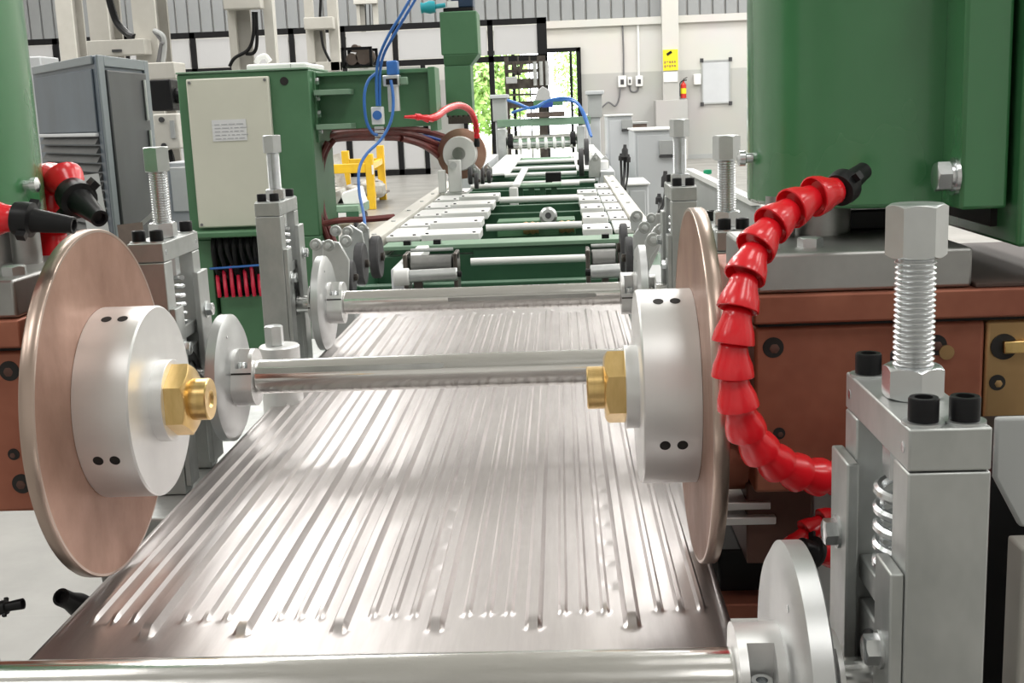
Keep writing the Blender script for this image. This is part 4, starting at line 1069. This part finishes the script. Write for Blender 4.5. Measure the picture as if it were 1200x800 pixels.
# ------------------------------------------------------------------ machine bed under it
t = thing('machine_bed', 'steel bed under the ribbed sheet carrying the bearing stands', 'bed', (-0.147, 1.3, 0.0), base=True)
MB().box(-0.545, -0.43, 1.28, 2.36, 0.78, 0.858).build('left_rail', 'plate', t, bevel=0.004)
MB().box(0.145, 0.255, 1.28, 2.36, 0.78, 0.858).build('right_rail', 'plate', t, bevel=0.004)
MB().box(0.145, 0.255, 0.30, 0.78, 0.75, 0.828).build('front_rail', 'dark_steel', t, bevel=0.004)
MB().box(-0.36, 0.065, 0.32, 2.38, 0.86, 0.899).build('table', 'dark_steel', t, smooth=0)
for y in (0.40, 1.45, 2.2):
    MB().box(-0.53, 0.25, y, y + 0.08, 0.66, 0.78 if y > 1 else 0.75).build('cross_member', 'dark_steel', t, smooth=0)
    MB().box(-0.30, -0.24, y, y + 0.08, 0.78 if y > 1 else 0.75, 0.86).build('riser', 'dark_steel', t, smooth=0)
    MB().box(-0.05, 0.01, y, y + 0.08, 0.78 if y > 1 else 0.75, 0.86).build('riser', 'dark_steel', t, smooth=0)
    for x in (-0.36, 0.04):
        MB().box(x - 0.03, x + 0.03, y, y + 0.08, 0.0, 0.66).build('leg', 'dark_steel', t, smooth=0)

# ------------------------------------------------------------------ bearing stands
def stand(label, X, Y, ztop, side, zbase):
    """side +1: stands at the right of the sheet, its open face looks left (and mirrored for -1)"""
    t = thing('bearing_stand', label, 'bearing stand', (X, Y, zbase))
    H = ztop - zbase
    s = side
    def B(name, x0, x1, y0, y1, z0, z1, material='plate', bevel=0.0012, parent=None):
        return MB().box(s * x0, s * x1, y0, y1, H + z0, H + z1).build(name, material, parent or t, bevel=bevel)
    B('top_plate', -0.021, 0.021, -0.068, 0.068, -0.0225, 0)
    B('column', -0.021, 0.021, -0.068, -0.040, -H, -0.0232)
    B('column', -0.021, 0.021, 0.040, 0.068, -H, -0.0232)
    for x in (-0.0105, 0.0105):
        for y in (-0.056, 0.056):
            w = MB().lathe([(0, 0), (0.0108, 0), (0.0108, 0.0015), (0, 0.0015)], (s * x, y, H), (0, 0, 1), 24).build('washer', 'zinc', t)
            MB().lathe([(0, 0.0015), (0.0078, 0.0015), (0.0078, 0.013), (0.0072, 0.014), (0.0048, 0.014), (0.0042, 0.008), (0, 0.008)], (s * x, y, H), (0, 0, 1), 24).build('socket_screw', 'black_bolt', t)
    MB().hexhead((0, 0, H), (0, 0, H + 0.0185), 0.0172, True).build('lock_nut', 'bolt', t)
    pr = [(0, 0.018)]
    z = 0.018
    while z < 0.079:
        pr += [(0.0098, z), (0.0113, z + 0.0011), (0.0113, z + 0.0016), (0.0098, z + 0.0028)]; z += 0.0030
    pr += [(0.0098, 0.080), (0, 0.080)]
    b = MB().lathe(pr, (0, 0, H), (0, 0, 1), 28).build('adjusting_bolt', 'bolt', t, smooth=25)
    MB().hexhead((0, 0, H + 0.079), (0, 0, H + 0.1085), 0.0165, True, 0.35).build('bolt_head', 'zinc', b)
    MB().hexhead((0, 0, H - 0.046), (0, 0, H - 0.023), 0.016).build('spring_nut', 'bolt', t)
    pts = []
    n = 130; turns = 5.0
    for i in range(n + 1):
        a = 2 * pi * turns * i / n
        zz = H - 0.0495 - (0.0545) * i / n
        pts.append((0.0175 * cos(a), 0.0175 * sin(a), zz))
    MB().tube(pts, 0.0032, 8).build('spring', 'bolt', t)
    B('spring_seat', -0.018, 0.018, -0.0395, 0.0395, -0.124, -0.108)
    m = MB()
    m.box(s * -0.018, s * 0.018, -0.0395, 0.0395, H - 0.205, H - 0.136)
    m.build('bearing_block', 'plate', t, bevel=0.0015)
    ring = MB(); za = H - 0.172
    ring.lathe([(0.018, 0), (0.030, 0), (0.030, 0.002), (0.018, 0.002)], (s * -0.018, 0, za), (-s, 0, 0), 32)
    ring.build('bore_shade_ring', 'black', t)  # black ring paints in the dark of the shaft bore
    B('side_web', 0.010, 0.018, -0.0395, 0.0395, -0.136, -0.124)
    rp = B('retaining_plate', -0.0285, -0.0212, 0.030, 0.072, -H + 0.01, -0.048)
    MB().hexhead((s * -0.0285, 0.052, H - 0.098), (s * -0.0375, 0.052, H - 0.098), 0.0085).build('hex_bolt', 'bolt', rp)
    MB().cyl((s * -0.0285, 0.052, H - 0.098), (s * -0.030, 0.052, H - 0.098), 0.0105, 24).build('washer', 'zinc', rp)
    fp = B('retaining_plate', -0.0285, -0.0212, -0.067, -0.036, -H + 0.01, -0.078)
    MB().hexhead((s * -0.0285, -0.050, H - 0.128), (s * -0.0375, -0.050, H - 0.128), 0.0085).build('hex_bolt', 'bolt', fp)
    MB().cyl((s * -0.0285, -0.050, H - 0.128), (s * -0.030, -0.050, H - 0.128), 0.0105, 24).build('washer', 'zinc', fp)
    for y, z in ((-0.058, -0.012), (0.058, -0.012)):
        MB().cyl((s * -0.0208, y, H + z), (s * -0.0214, y, H + z), 0.003, 12).build('dowel_pin', 'bolt', t)
    return t
stand('big bearing stand in the right foreground, tall zinc bolt on top', 0.1935, 0.662, 1.132, 1, 0.829)
stand('bearing stand behind the left copper wheel, partly hidden by the disc', -0.484, 1.43, 1.163, -1, 0.859)
stand('bearing stand at the far end of the left side, before the cream door', -0.487, 2.03, 1.163, -1, 0.859)
stand('bearing stand hidden behind the right copper wheel, only bolt and top showing', 0.199, 1.46, 1.150, 1, 0.859)
stand('bearing stand farthest on the right, beside the white cabinets', 0.200, 2.04, 1.163, 1, 0.859)

# ------------------------------------------------------------------ guide shafts with their discs
def clamp(parent, x0, x1, Y, Z, r, flat, tilt=0.0, screws=()):
    poly = []
    n = 56
    for i in range(n):
        a = 2 * pi * i / n
        py, pz = r * cos(a), r * sin(a)
        py = max(-flat, min(flat, py))
        poly.append((Y + py * cos(tilt) - pz * sin(tilt), Z + py * sin(tilt) + pz * cos(tilt)))
    # notched in the middle of its width for the clamp screw (upper front edge)
    def loc(py, pz): return (Y + py * cos(tilt) - pz * sin(tilt), Z + py * sin(tilt) + pz * cos(tilt))
    w = x1 - x0
    e = w * 0.2
    raw = []
    cut = False
    for i in range(n):
        a = 2 * pi * i / n
        py, pz = max(-flat, min(flat, r * cos(a))), r * sin(a)
        if py < -0.011 and pz > 0.007:
            if not cut:
                raw += [(-0.011, math.sqrt(r * r - 0.011 ** 2)), (-0.011, 0.007), (-flat, 0.007)]; cut = True
            continue
        raw.append((py, pz))
    m = MB()
    m.prism(poly, 'x', x0, x0 + e)
    m.prism([loc(*q) for q in raw], 'x', x0 + e, x1 - e)
    m.prism(poly, 'x', x1 - e, x1)
    o = m.build('clamp_collar', 'alu', parent)
    m = MB()
    for sg in (-1, 1):
        a = (Y + sg * (flat + 0.0004) * cos(tilt), Z + sg * (flat + 0.0004) * sin(tilt))
        m.box(x0 + 0.0005, x1 - 0.0005, a[0] - 0.0006, a[0] + 0.0006, a[1] - 0.0010, a[1] + 0.0010)
    m.build('split_line', 'hole', o, smooth=0)
    c = Vector(((x0 + x1) / 2, *loc(-0.0195, 0.007)))
    d = Vector((0, -sin(tilt), cos(tilt)))
    rs = min(0.0068, w * 0.27)
    MB().lathe([(0, 0), (rs, 0), (rs, 0.0075), (rs * 0.9, 0.0085), (rs * 0.5, 0.0085), (rs * 0.45, 0.004), (0, 0.004)], c, d, 20).build('clamp_screw', 'bolt', o)
    return o
def guide_shaft(label, Y, Z, r, R, xl=-0.41, xr=0.118, left=True):
    t = thing('guide_shaft', label, 'shaft', (-0.147, Y, Z), base=True)
    xa, xb = xl + 0.026, xr - 0.026
    s = MB().lathe([(0, 0), (r - 0.0015, 0), (r, 0.0015), (r, xb - xa - 0.0015), (r - 0.0015, xb - xa), (0, xb - xa)], (xa, Y, Z), (1, 0, 0), 56).build('shaft', 'chrome', t)
    MB().lathe([(0, -0.115), (0.0145, -0.115), (0.0145, 0.0), (0, 0)], (xa, Y, Z), (1, 0, 0), 32).build('journal', 'chrome', t)
    MB().lathe([(0, 0), (0.0145, 0), (0.0145, 0.112), (0, 0.112)], (xb, Y, Z), (1, 0, 0), 32).build('journal', 'chrome', t)
    for x0, sg in ((xl, -1), (xr, 1)):
        MB().lathe([(0.0150, 0), (R - 0.008, 0), (R, 0.005), (R, 0.0165), (R - 0.003, 0.018), (0.0150, 0.018)], (x0, Y, Z), (sg, 0, 0), 80).build('guide_disc', 'disc_grey', t)
        pin = MB(); pin.cyl((x0, Y - 0.03, Z + R * 0.72), (x0 - sg * 0.0006, Y - 0.03, Z + R * 0.72), 0.0022, 12); pin.build('dowel_pin', 'bolt', t)
        xo = x0 + sg * 0.018
        clamp(t, min(xo, xo + sg * 0.015), max(xo, xo + sg * 0.015), Y, Z, 0.031, 0.029, 0.1)
    clamp(t, xl, xl + 0.026, Y, Z, 0.036, 0.029, -0.35)
    clamp(t, xr - 0.026, xr, Y, Z, 0.036, 0.029, 0.12)
    return t, s
g1, s1 = guide_shaft('nearest polished shaft across the bottom edge, with one large grey disc', 0.655, 0.963, 0.0215, 0.083, -0.41, 0.118)
g2, s2 = guide_shaft('middle polished shaft with a keyway slot, between the copper wheels', 1.455, 0.981, 0.0215, 0.080, -0.416, 0.118)
g3, s3 = guide_shaft('farthest polished shaft, behind the two copper wheels', 2.035, 0.981, 0.0200, 0.082, -0.408, 0.122)
def keyway(sh, Y, Z, r, x0, x1, ang):
    m = MB()
    d = Vector((0, -cos(ang), sin(ang)))
    c = Vector((0, Y, Z)) + d * r
    u = Vector((0, sin(ang), cos(ang)))
    vs = []
    n = 8
    out = []
    for i in range(n + 1):
        a = -pi / 2 + pi * i / n
        out.append((x1 + 0.0035 * cos(a), 0.0035 * sin(a)))
    out += [(x0, 0.0035), (x0, -0.0035)]
    vs = [Vector((p, 0, 0)) + c + u * q + d * 0.0003 for p, q in out] + [Vector((p, 0, 0)) + c + u * q - d * 0.003 for p, q in out]
    k = len(out)
    m.add(vs, [tuple(range(k)), tuple(range(2 * k - 1, k - 1, -1))] + [((i + 1) % k, i, k + i, k + (i + 1) % k) for i in range(k)])
    m.build('keyway', 'steel', sh, smooth=0)
keyway(s2, 1.455, 0.981, 0.0215, -0.388, -0.155, 0.55)
keyway(s3, 2.035, 0.981, 0.0200, -0.20, 0.05, 0.10)

# levelling stud behind the middle shaft
p = (-0.4051, 1.64, 0.9855)
t = thing('levelling_stud', 'hexagon headed stud on a round flange behind the middle shaft', 'stud', (p[0], p[1], 0.859), base=True)
MB().lathe([(0, 0.859 - p[2]), (0.0285, 0.859 - p[2]), (0.0285, -0.002), (0.0265, 0), (0, 0)], p, (0, 0, 1), 40).build('flange', 'alu', t)
MB().hexhead((p[0] - 0.006, p[1], p[2]), (p[0] - 0.006, p[1], p[2] + 0.028), 0.0135, True).build('hex_head', 'zinc', t)

# ------------------------------------------------------------------ copper electrode wheels
def electrode(label, xin, side, Y=1.010, Z=1.060, R=0.152):
    t = thing('electrode_wheel', label, 'wheel', (xin, Y, Z), base=True)
    o = (xin, Y, Z); n = (-side, 0, 0)
    d = MB().lathe([(0, 0), (R - 0.0012, 0), (R - 0.0012, -0.0115), (0, -0.0115)], o, n, 128).build('copper_disc', 'copper_disc', t)
    MB().lathe([(R - 0.003, 0.0002), (R - 0.0008, 0.0002), (R, -0.001), (R, -0.0105), (R - 0.0008, -0.0117), (R - 0.003, -0.0117)], o, n, 128).build('disc_rim', 'copper_rim', d)
    h = MB().lathe([(0, 0.0003), (0.0835, 0.0003), (0.0835, 0.0455), (0.082, 0.047), (0, 0.047)], o, n, 96).build('hub', 'alu', t)
    for a in (70, -22, 160, 248):
        # pairs of radial set-screw holes, angle measured from the viewer's side upwards
        for x in (0.016, 0.030):
            d = Vector((0, -cos(radians(a)), sin(radians(a))))
            c = Vector(o) + Vector(n) * x + d * 0.0800
            MB().lathe([(0, 0), (0.0044, 0), (0.0044, 0.0037), (0, 0.0037)], c, d, 20).build('set_screw_hole', 'hole', h)
    MB().lathe([(0, 0.047), (0.036, 0.047), (0.036, 0.0575), (0.0355, 0.058), (0, 0.058)], o, n, 48).build('boss', 'alu', t)
    c = Vector(o) + Vector(n) * 0.058
    nb = MB().hexhead(c, c + Vector(n) * 0.0175, 0.0320, False, 0.5).build('brass_nut', 'brass', t)
    MB().lathe([(0, 0.0755), (0.0185, 0.0755), (0.0185, 0.0895), (0.0175, 0.0905), (0.008, 0.0905), (0.006, 0.0885), (0, 0.0885)], o, n, 40).build('brass_stub', 'brass', nb)
    MB().lathe([(0, -0.0118), (0.032, -0.0118), (0.032, -0.0355), (0, -0.0355)], o, n, 32).build('axle', 'steel', t)
    return t
electrode('large copper electrode wheel at the left, hub face and brass nut visible', -0.404, -1)
electrode('large copper electrode wheel at the right, seen nearly edge on beside the red hose', 0.1070, 1)

# ------------------------------------------------------------------ welding heads
def head(side, label):
    t = thing('seam_welder', label, 'machine', (0.28 if side > 0 else -0.572, 1.12, 0.86), base=True)
    X = (lambda x: x) if side > 0 else (lambda x: -0.297 - x)
    def B(name, x0, x1, y0, y1, z0, z1, material, bevel=0.002, parent=None):
        return MB().box(X(x0), X(x1), y0, y1, z0, z1).build(name, material, parent or t, bevel=bevel)
    def screwhole(parent, x, z, r, y=0.955, inner='dark_copper'):
        MB().cyl((X(x), y + 0.004, z), (X(x), y - 0.0006, z), r, 24).build('screw_hole', 'hole', parent)
        MB().hexhead((X(x + 0.001), y - 0.0004, z - 0.001), (X(x + 0.001), y - 0.0009, z - 0.001), r * 0.5).build('recessed_screw', inner, parent)
    B('steel_block', 0.153, 0.323, 0.952, 1.13, 1.1465, 1.1785, 'steel', 0.003)
    B('copper_slab', 0.150, 0.50, 0.946, 1.22, 1.1225, 1.146, 'copper', 0.002)
    B('slab_top', 0.325, 0.50, 0.950, 1.21, 1.146, 1.150, 'oily_top', 0.001)
    B('gap_shade_strip', 0.156, 0.45, 0.958, 1.18, 1.1185, 1.1225, 'hole', 0)  # dark strip paints in the shade between slab and block
    cb = B('copper_block', 0.152, 0.3355, 0.955, 1.20, 0.979, 1.1185, 'copper', 0.003)
    for x, z, r in ((0.167, 1.102, 0.0085), (0.297, 1.100, 0.0085), (0.168, 1.004, 0.0085), (0.172, 1.030, 0.005)):
        screwhole(cb, x, z, r)
    MB().lathe([(0.0, 0), (0.006, 0.0), (0.006, 0.002), (0, 0.002)], (X(0.305), 0.9545, 1.094), (0, -1, 0), 20).build('brass_plug', 'brass_dull', cb)
    bb = B('brass_block', 0.3365, 0.47, 0.955, 1.20, 0.979, 1.1185, 'brass_dull', 0.003)
    screwhole(bb, 0.3465, 1.0675, 0.0065, inner='brass_dull')
    MB().cyl((X(0.3505), 0.956, 1.097), (X(0.3505), 0.9535, 1.097), 0.0105, 24).build('slot', 'hole', bb)
    MB().bar((X(0.349), 0.952, 1.097), (X(0.385), 0.952, 1.098), 0.006, 0.010).build('brass_pin', 'brass', bb, bevel=0.001)
    if side > 0:
        lb = B('lower_body_and_slot', 0.150, 0.206, 0.985, 1.20, 0.905, 0.978, 'dark_copper', 0.002)
        B('lower_body_and_slot', 0.130, 0.206, 1.02, 1.20, 0.865, 0.905, 'black', 0.002)  # black box paints in the dark of the slot below the arm
        B('shunt_plate', 0.133, 0.170, 0.982, 1.02, 0.955, 0.962, 'alu', 0.001)
        B('shunt_plate', 0.129, 0.174, 0.978, 1.02, 0.943, 0.950, 'alu', 0.001)
        MB().lathe([(0, 0), (0.020, 0), (0.024, 0.004), (0.024, 0.022), (0, 0.022)], (X(0.130), 1.01, 0.990), (side, 0, 0), 28).build('copper_lug', 'copper', t)
        B('copper_foot', 0.128, 0.20, 0.99, 1.18, 0.852, 0.866, 'copper', 0.002)
        B('grey_post', 0.2065, 0.24, 0.99, 1.02, 0.80, 0.978, 'mid_grey', 0.002)
    B('pedestal', 0.315 if side > 0 else 0.335, 0.47, 0.99, 1.20, 0.0, 0.978, 'dark_steel', 0.002)
    sp = MB(); sp.cyl((X(0.2325), 1.09, 1.1785), (X(0.2325), 1.09, 1.215), 0.0265, 40)
    sp.build('spindle', 'steel', t)
    MB().cyl((X(0.193), 1.07, 1.1785), (X(0.193), 1.07, 1.215), 0.013, 28).build('guide_post', 'steel', t)
    for x, y in ((0.203, 0.99), (0.167, 0.985), (0.300, 1.0)):
        MB().hexhead((X(x), y, 1.1785), (X(x), y, 1.1865), 0.0105, False, 0.3).build('hex_bolt', 'zinc', t)
    B('clamp_bracket', 0.258, 0.30, 1.10, 1.16, 1.1785, 1.197, 'black', 0.002)
    body = MB()
    pts = []
    sh = 0.0 if side > 0 else 0.028
    cx_, cy_, r_ = 0.285 + sh, 1.115, 0.113
    for i in range(41):
        a = pi * 0.5 + pi * i / 40.0
        pts.append((cx_ + r_ * cos(a), cy_ + r_ * sin(a)))
    pts += [(0.345 + sh, cy_ - r_), (0.345 + sh, cy_ + r_)]
    pts = [(X(px), py) for px, py in pts]
    body.prism(pts, 'z', 1.2065, 1.75)
    body.build('head_body', 'green', t, bevel=0.004)
    lg = B('clamp_lug', 0.3125 + sh, 0.3490 + sh, 0.955, 1.10, 1.2075, 1.75, 'green', 0.003)
    B('clamp_lug', 0.3540 + sh, 0.42 + sh, 0.945, 1.22, 1.178, 1.75, 'green', 0.003)
    B('clamp_gap_shade', 0.3485 + sh, 0.3545 + sh, 0.99, 1.12, 1.19, 1.75, 'hole', 0)  # dark filler paints in the shade of the split between the lugs
    n = Vector((-side, 0, 0)); c = Vector((X(0.3125 + sh), 0.968, 1.2335))
    MB().lathe([(0, 0), (0.0150, 0), (0.0150, 0.003), (0.0120, 0.0032), (0.0120, 0.0058), (0, 0.0058)], c, n, 36).build('washer', 'bolt', t)
    MB().hexhead(c + n * 0.0058, c + n * 0.0165, 0.0125, False, 0.2).build('clamp_bolt', 'bolt', t)
    for zz in (1.40,):
        MB().lathe([(0, 0), (0.0150, 0), (0.0150, 0.003), (0.0120, 0.0032), (0.0120, 0.0058), (0, 0.0058)], (c.x, c.y, zz), n, 36).build('washer', 'bolt', t)
        MB().hexhead(Vector((c.x, c.y, zz)) + n * 0.0058, Vector((c.x, c.y, zz)) + n * 0.0165, 0.0125, False, 0.2).build('clamp_bolt', 'bolt', t)
    q = Vector((X(0.1735 + sh), 1.10, 1.2475))
    MB().lathe([(0, 0), (0.0045, 0), (0.0045, 0.006), (0.007, 0.007), (0.007, 0.012), (0.003, 0.014), (0, 0.014)], q, n, 16).build('grease_nipple', 'bolt', t)
    return t
head(1, 'green welding head on copper blocks at the right, tall and close')
head(-1, 'green welding head on copper blocks at the left edge')

# ------------------------------------------------------------------ red coolant hoses of the near machine
hose('coolant_hose', 'long red coolant hose curving down beside the right copper wheel',
     [(0.2071, 0.905, 1.231), (0.1827, 0.89, 1.2267), (0.1613, 0.875, 1.2175), (0.1435, 0.86, 1.2042), (0.1308, 0.845, 1.1863), (0.1233, 0.835, 1.1655), (0.1183, 0.83, 1.1422), (0.1164, 0.83, 1.1178), (0.1194, 0.83, 1.0929), (0.1268, 0.84, 1.068), (0.1389, 0.85, 1.0482), (0.1571, 0.865, 1.0307), (0.1792, 0.88, 1.0181), (0.2096, 0.9, 1.0082), (0.251, 0.92, 1.0035)],
     0.0235, 0.0152, ((0.2307, 0.93, 1.2427), 0.0118, 0.0068, 'black'), base=(0.23, 0.92, 1.0))
hose('coolant_hose', 'short lower red hose with a black nozzle behind the right grey disc',
     [(0.1911, 0.9, 0.947), (0.2002, 0.905, 0.9434), (0.2138, 0.915, 0.9464), (0.2343, 0.93, 0.9511)], 0.022, 0.0135, ((0.1781, 0.895, 0.9535), 0.0115, 0.0085, 'black'), base=(0.22, 0.92, 0.96))
hose('coolant_hose', 'lower red hose of small beads climbing right just above the lower black nozzle', [(0.2415, 0.96, 0.9616), (0.2179, 0.955, 0.9565), (0.2029, 0.95, 0.9512), (0.1907, 0.945, 0.9445), (0.1829, 0.94, 0.9362)], 0.017, 0.0120, None, base=(0.2, 0.935, 0.96))
hose('coolant_hose', 'red coolant hose with a black nozzle pointing right at the left edge',
     [(-0.4293, 0.93, 1.2299), (-0.4456, 0.93, 1.2318), (-0.4655, 0.93, 1.2271), (-0.4935, 0.94, 1.2113)], 0.022, 0.0155, ((-0.3854, 0.93, 1.2229), 0.0125, 0.0068, 'black'), base=(-0.50, 0.95, 1.18))
hose('coolant_hose', 'red coolant hose arching over with a black nozzle above the left wheel',
     [(-0.4783, 1.16, 1.2331), (-0.4879, 1.17, 1.2453), (-0.4998, 1.18, 1.2527), (-0.5116, 1.19, 1.2398), (-0.5141, 1.19, 1.2184), (-0.5157, 1.19, 1.1969), (-0.5174, 1.19, 1.1744)], 0.026, 0.0200, ((-0.4388, 1.12, 1.2127), 0.0165, 0.0085, 'black'), base=(-0.50, 1.19, 1.18))
t = thing('hose_nozzle', 'black nozzle poking out under the left edge of the sheet', 'nozzle', (-0.4798, 1.08, 0.8372), base=True)
MB().lathe([(0, 0), (0.0115, 0), (0.0115, 0.02), (0.0085, 0.035), (0.0085, 0.05), (0.006, 0.05), (0.005, 0.045), (0, 0.045)], (-0.4749, 1.08, 0.8353), Vector((-0.4851, 1.03, 0.8736)) - Vector((-0.4749, 1.08, 0.8353)), 20).build('tip', 'black', t)
hose('coolant_hose', 'red hose with a black nozzle at the bottom left corner by the floor', [(-0.5199, 1.0, 0.8732), (-0.5345, 1.0, 0.8702), (-0.5581, 1.0, 0.8657)], 0.02, 0.0095, ((-0.4996, 1.0, 0.8768), 0.006, 0.005, 'black'), base=(-0.62, 1.0, 0.85))

# ------------------------------------------------------------------ idler brackets with rubber wheels before the conveyor
def idler(label, plates, wheels, pulleys, side):
    t = thing('idler_bracket', label, 'bracket', (plates[0][0][0][0], plates[0][1], 0.80), base=True)
    for poly, y, th in plates:
        MB().prism(poly, 'y', y, y + th).build('side_plate', 'zinc', t, bevel=0.0015)
    for c, r, w in pulleys:
        r *= 0.85
        c = Vector(c)
        p = MB().lathe([(0, 0), (r, 0), (r, w), (0, w)], c, (0, -1, 0), 28).build('pulley', 'plate', t, bevel=0.001)
        MB().hexhead(c + Vector((0, -w, 0)), c + Vector((0, -w - 0.006, 0)), r * 0.55).build('hex_bolt', 'zinc', p)
    for c, r, w in wheels:
        c = Vector(c)
        wv = MB().lathe([(0, 0), (r - 0.003, 0), (r, 0.003), (r, w - 0.003), (r - 0.003, w), (0, w)], c, (side, 0.0, 0), 48).build('rubber_wheel', 'rubber', t)
        MB().lathe([(0, w), (r * 0.2, w), (r * 0.2, w + 0.008), (r * 0.1, w + 0.010), (0, w + 0.010)], c, (side, 0, 0), 20).build('wheel_hub', 'dark_steel', wv)
    return t
def px(pts, Y): return [(p[0], p[2]) for p in pts]
idler('left cluster of grey idler plates with pulleys, beside the far shaft',
      [(px([(-0.5833, 2.75, 1.0006), (-0.5582, 2.75, 1.0156), (-0.5208, 2.75, 0.9784), (-0.5228, 2.75, 0.888), (-0.5913, 2.75, 0.8903)], 0), 2.75, 0.012),
       (px([(-0.5288, 2.6, 1.0161), (-0.5165, 2.6, 1.0307), (-0.4922, 2.6, 1.0261), (-0.4722, 2.6, 0.9858), (-0.4791, 2.6, 0.91), (-0.5362, 2.6, 0.9119)], 0), 2.60, 0.012),
       (px([(-0.5555, 2.95, 1.0019), (-0.5278, 2.95, 1.0328), (-0.4991, 2.95, 1.0127), (-0.4901, 2.95, 0.9527), (-0.4991, 2.95, 0.8777), (-0.5637, 2.95, 0.8798)], 0), 2.95, 0.012),
       (px([(-0.5419, 3.1, 1.0077), (-0.5228, 3.1, 1.0248), (-0.5061, 3.1, 1.0064), (-0.5074, 3.1, 0.9122), (-0.5404, 3.1, 0.8908)], 0), 3.10, 0.012)],
      [((-0.5118, 2.92, 0.9378), 0.052, 0.022), ((-0.5048, 3.12, 0.9296), 0.056, 0.024), ((-0.5045, 2.72, 0.9317), 0.040, 0.020)],
      [((-0.5707, 2.74, 1.0092), 0.016, 0.016), ((-0.5114, 2.59, 1.0223), 0.015, 0.014), ((-0.4969, 2.72, 1.0168), 0.016, 0.014), ((-0.561, 2.94, 1.0202), 0.016, 0.014), ((-0.5277, 2.92, 1.0189), 0.015, 0.014), ((-0.5199, 3.09, 1.0101), 0.015, 0.014)], 1)
idler('right cluster of grey idler plates with pulleys, beside the far right stand',
      [(px([(0.161, 2.75, 1.0022), (0.1811, 2.75, 1.029), (0.2165, 2.75, 1.0512), (0.2476, 2.75, 1.0501), (0.2473, 2.75, 1.0266), (0.1947, 2.75, 0.9141), (0.1601, 2.75, 0.9549)], 0), 2.75, 0.012),
       (px([(0.1653, 2.95, 1.0271), (0.1802, 2.95, 1.0412), (0.1947, 2.95, 1.0344), (0.1981, 2.95, 0.9881), (0.1688, 2.95, 0.9934)], 0), 2.95, 0.012),
       (px([(0.1779, 2.6, 1.0046), (0.1987, 2.6, 1.0354), (0.2283, 2.6, 1.0417), (0.2261, 2.6, 1.0196), (0.1921, 2.6, 0.9723), (0.1767, 2.6, 0.9391)], 0), 2.60, 0.012)],
      [((0.1628, 3.05, 0.9402), 0.062, 0.018), ((0.163, 2.8, 0.945), 0.050, 0.018)],
      [((0.1815, 2.94, 1.0295), 0.017, 0.014), ((0.202, 2.74, 1.0429), 0.013, 0.012), ((0.233, 2.74, 1.0398), 0.013, 0.012), ((0.1854, 2.73, 1.023), 0.016, 0.014), ((0.2107, 2.59, 1.0323), 0.014, 0.012), ((0.1939, 2.59, 1.0107), 0.017, 0.014)], -1)
MBs = thing('idler_stand', 'grey support post under the left idler plates', 'post', (-0.5419, 2.8, 0.0), base=True)
MB().box(-0.589, -0.4826, 2.70, 3.0, 0.0, 0.86).build('post', 'mid_grey', MBs, bevel=0.004)
MBs = thing('idler_stand', 'grey support post under the right idler plates', 'post', (0.2182, 2.8, 0.0), base=True)
MB().box(0.1622, 0.2422, 2.70, 3.0, 0.0, 0.90).build('post', 'mid_grey', MBs, bevel=0.004)

# ------------------------------------------------------------------ right edge: guard and dark machine body
t = thing('machine_guard', 'light grey folded guard panel at the right edge behind the big stand', 'guard', (0.30, 0.75, 0.0), base=True)
gx0 = 0.2546
pf = [(gx0, 1.1077), (gx0, 1.0705), (0.2713, 1.0388), (0.42, 1.0388), (0.42, 1.1077)]
MB().prism(pf, 'y', 0.70, 0.706).build('folded_panel', 'mid_grey', t, bevel=0.002)
MB().box(0.2635, 0.42, 0.675, 0.70, 0.0, 1.0347).build('front_post', 'beige_dark', t, bevel=0.002)
MB().box(0.2707, 0.40, 0.75, 0.86, 0.0, 1.0656).build('dark_body', 'black', t, smooth=0)
# low plinth at the bottom left
t = thing('floor_plinth', 'grey concrete plinth on the floor at the bottom left corner', 'plinth', (-1.2, 2.3, 0.0), base=True)
MB().box(-2.4, -0.72, 1.6, 2.72, 0.0, 0.12).build('slab', 'floor', t, bevel=0.01)

# roll clusters where the distant wheel meets the conveyor
idler('cluster of small rolls and plates beside the small distant copper wheel',
      [(px([(-0.4912, 6.3, 0.9265), (-0.4883, 6.3, 0.9886), (-0.4509, 6.3, 1.0226), (-0.4212, 6.3, 0.9861), (-0.4244, 6.3, 0.9151)], 0), 6.3, 0.02),
       (px([(-0.4297, 6.6, 0.9149), (-0.4264, 6.6, 0.9891), (-0.3971, 6.6, 1.0158), (-0.3753, 6.6, 0.9779), (-0.3781, 6.6, 0.913)], 0), 6.6, 0.02)],
      [((-0.4774, 6.2, 0.9672), 0.045, 0.02), ((-0.4437, 6.15, 0.9427), 0.04, 0.02), ((-0.4321, 6.45, 0.9514), 0.045, 0.02), ((-0.3989, 6.5, 0.9427), 0.035, 0.02)],
      [((-0.4509, 6.28, 0.9926), 0.022, 0.02), ((-0.402, 6.58, 0.9846), 0.022, 0.02)], 1)
idler('pale roll bracket with dark wheels at the far end of the right rail',
      [(px([(0.1691, 7.4, 0.865), (0.1716, 7.4, 0.9582), (0.2149, 7.4, 1.0186), (0.2451, 7.4, 0.9762), (0.2422, 7.4, 0.8622)], 0), 7.4, 0.03),
       (px([(0.2523, 7.7, 0.8553), (0.255, 7.7, 0.963), (0.288, 7.7, 0.9833), (0.3087, 7.7, 0.9395), (0.3066, 7.7, 0.8533)], 0), 7.7, 0.03)],
      [((0.1394, 7.35, 0.9621), 0.085, 0.03), ((0.192, 8.2, 0.9906), 0.09, 0.03)],
      [((0.2134, 7.38, 0.9834), 0.025, 0.02), ((0.281, 7.68, 0.9468), 0.03, 0.02)], -1)
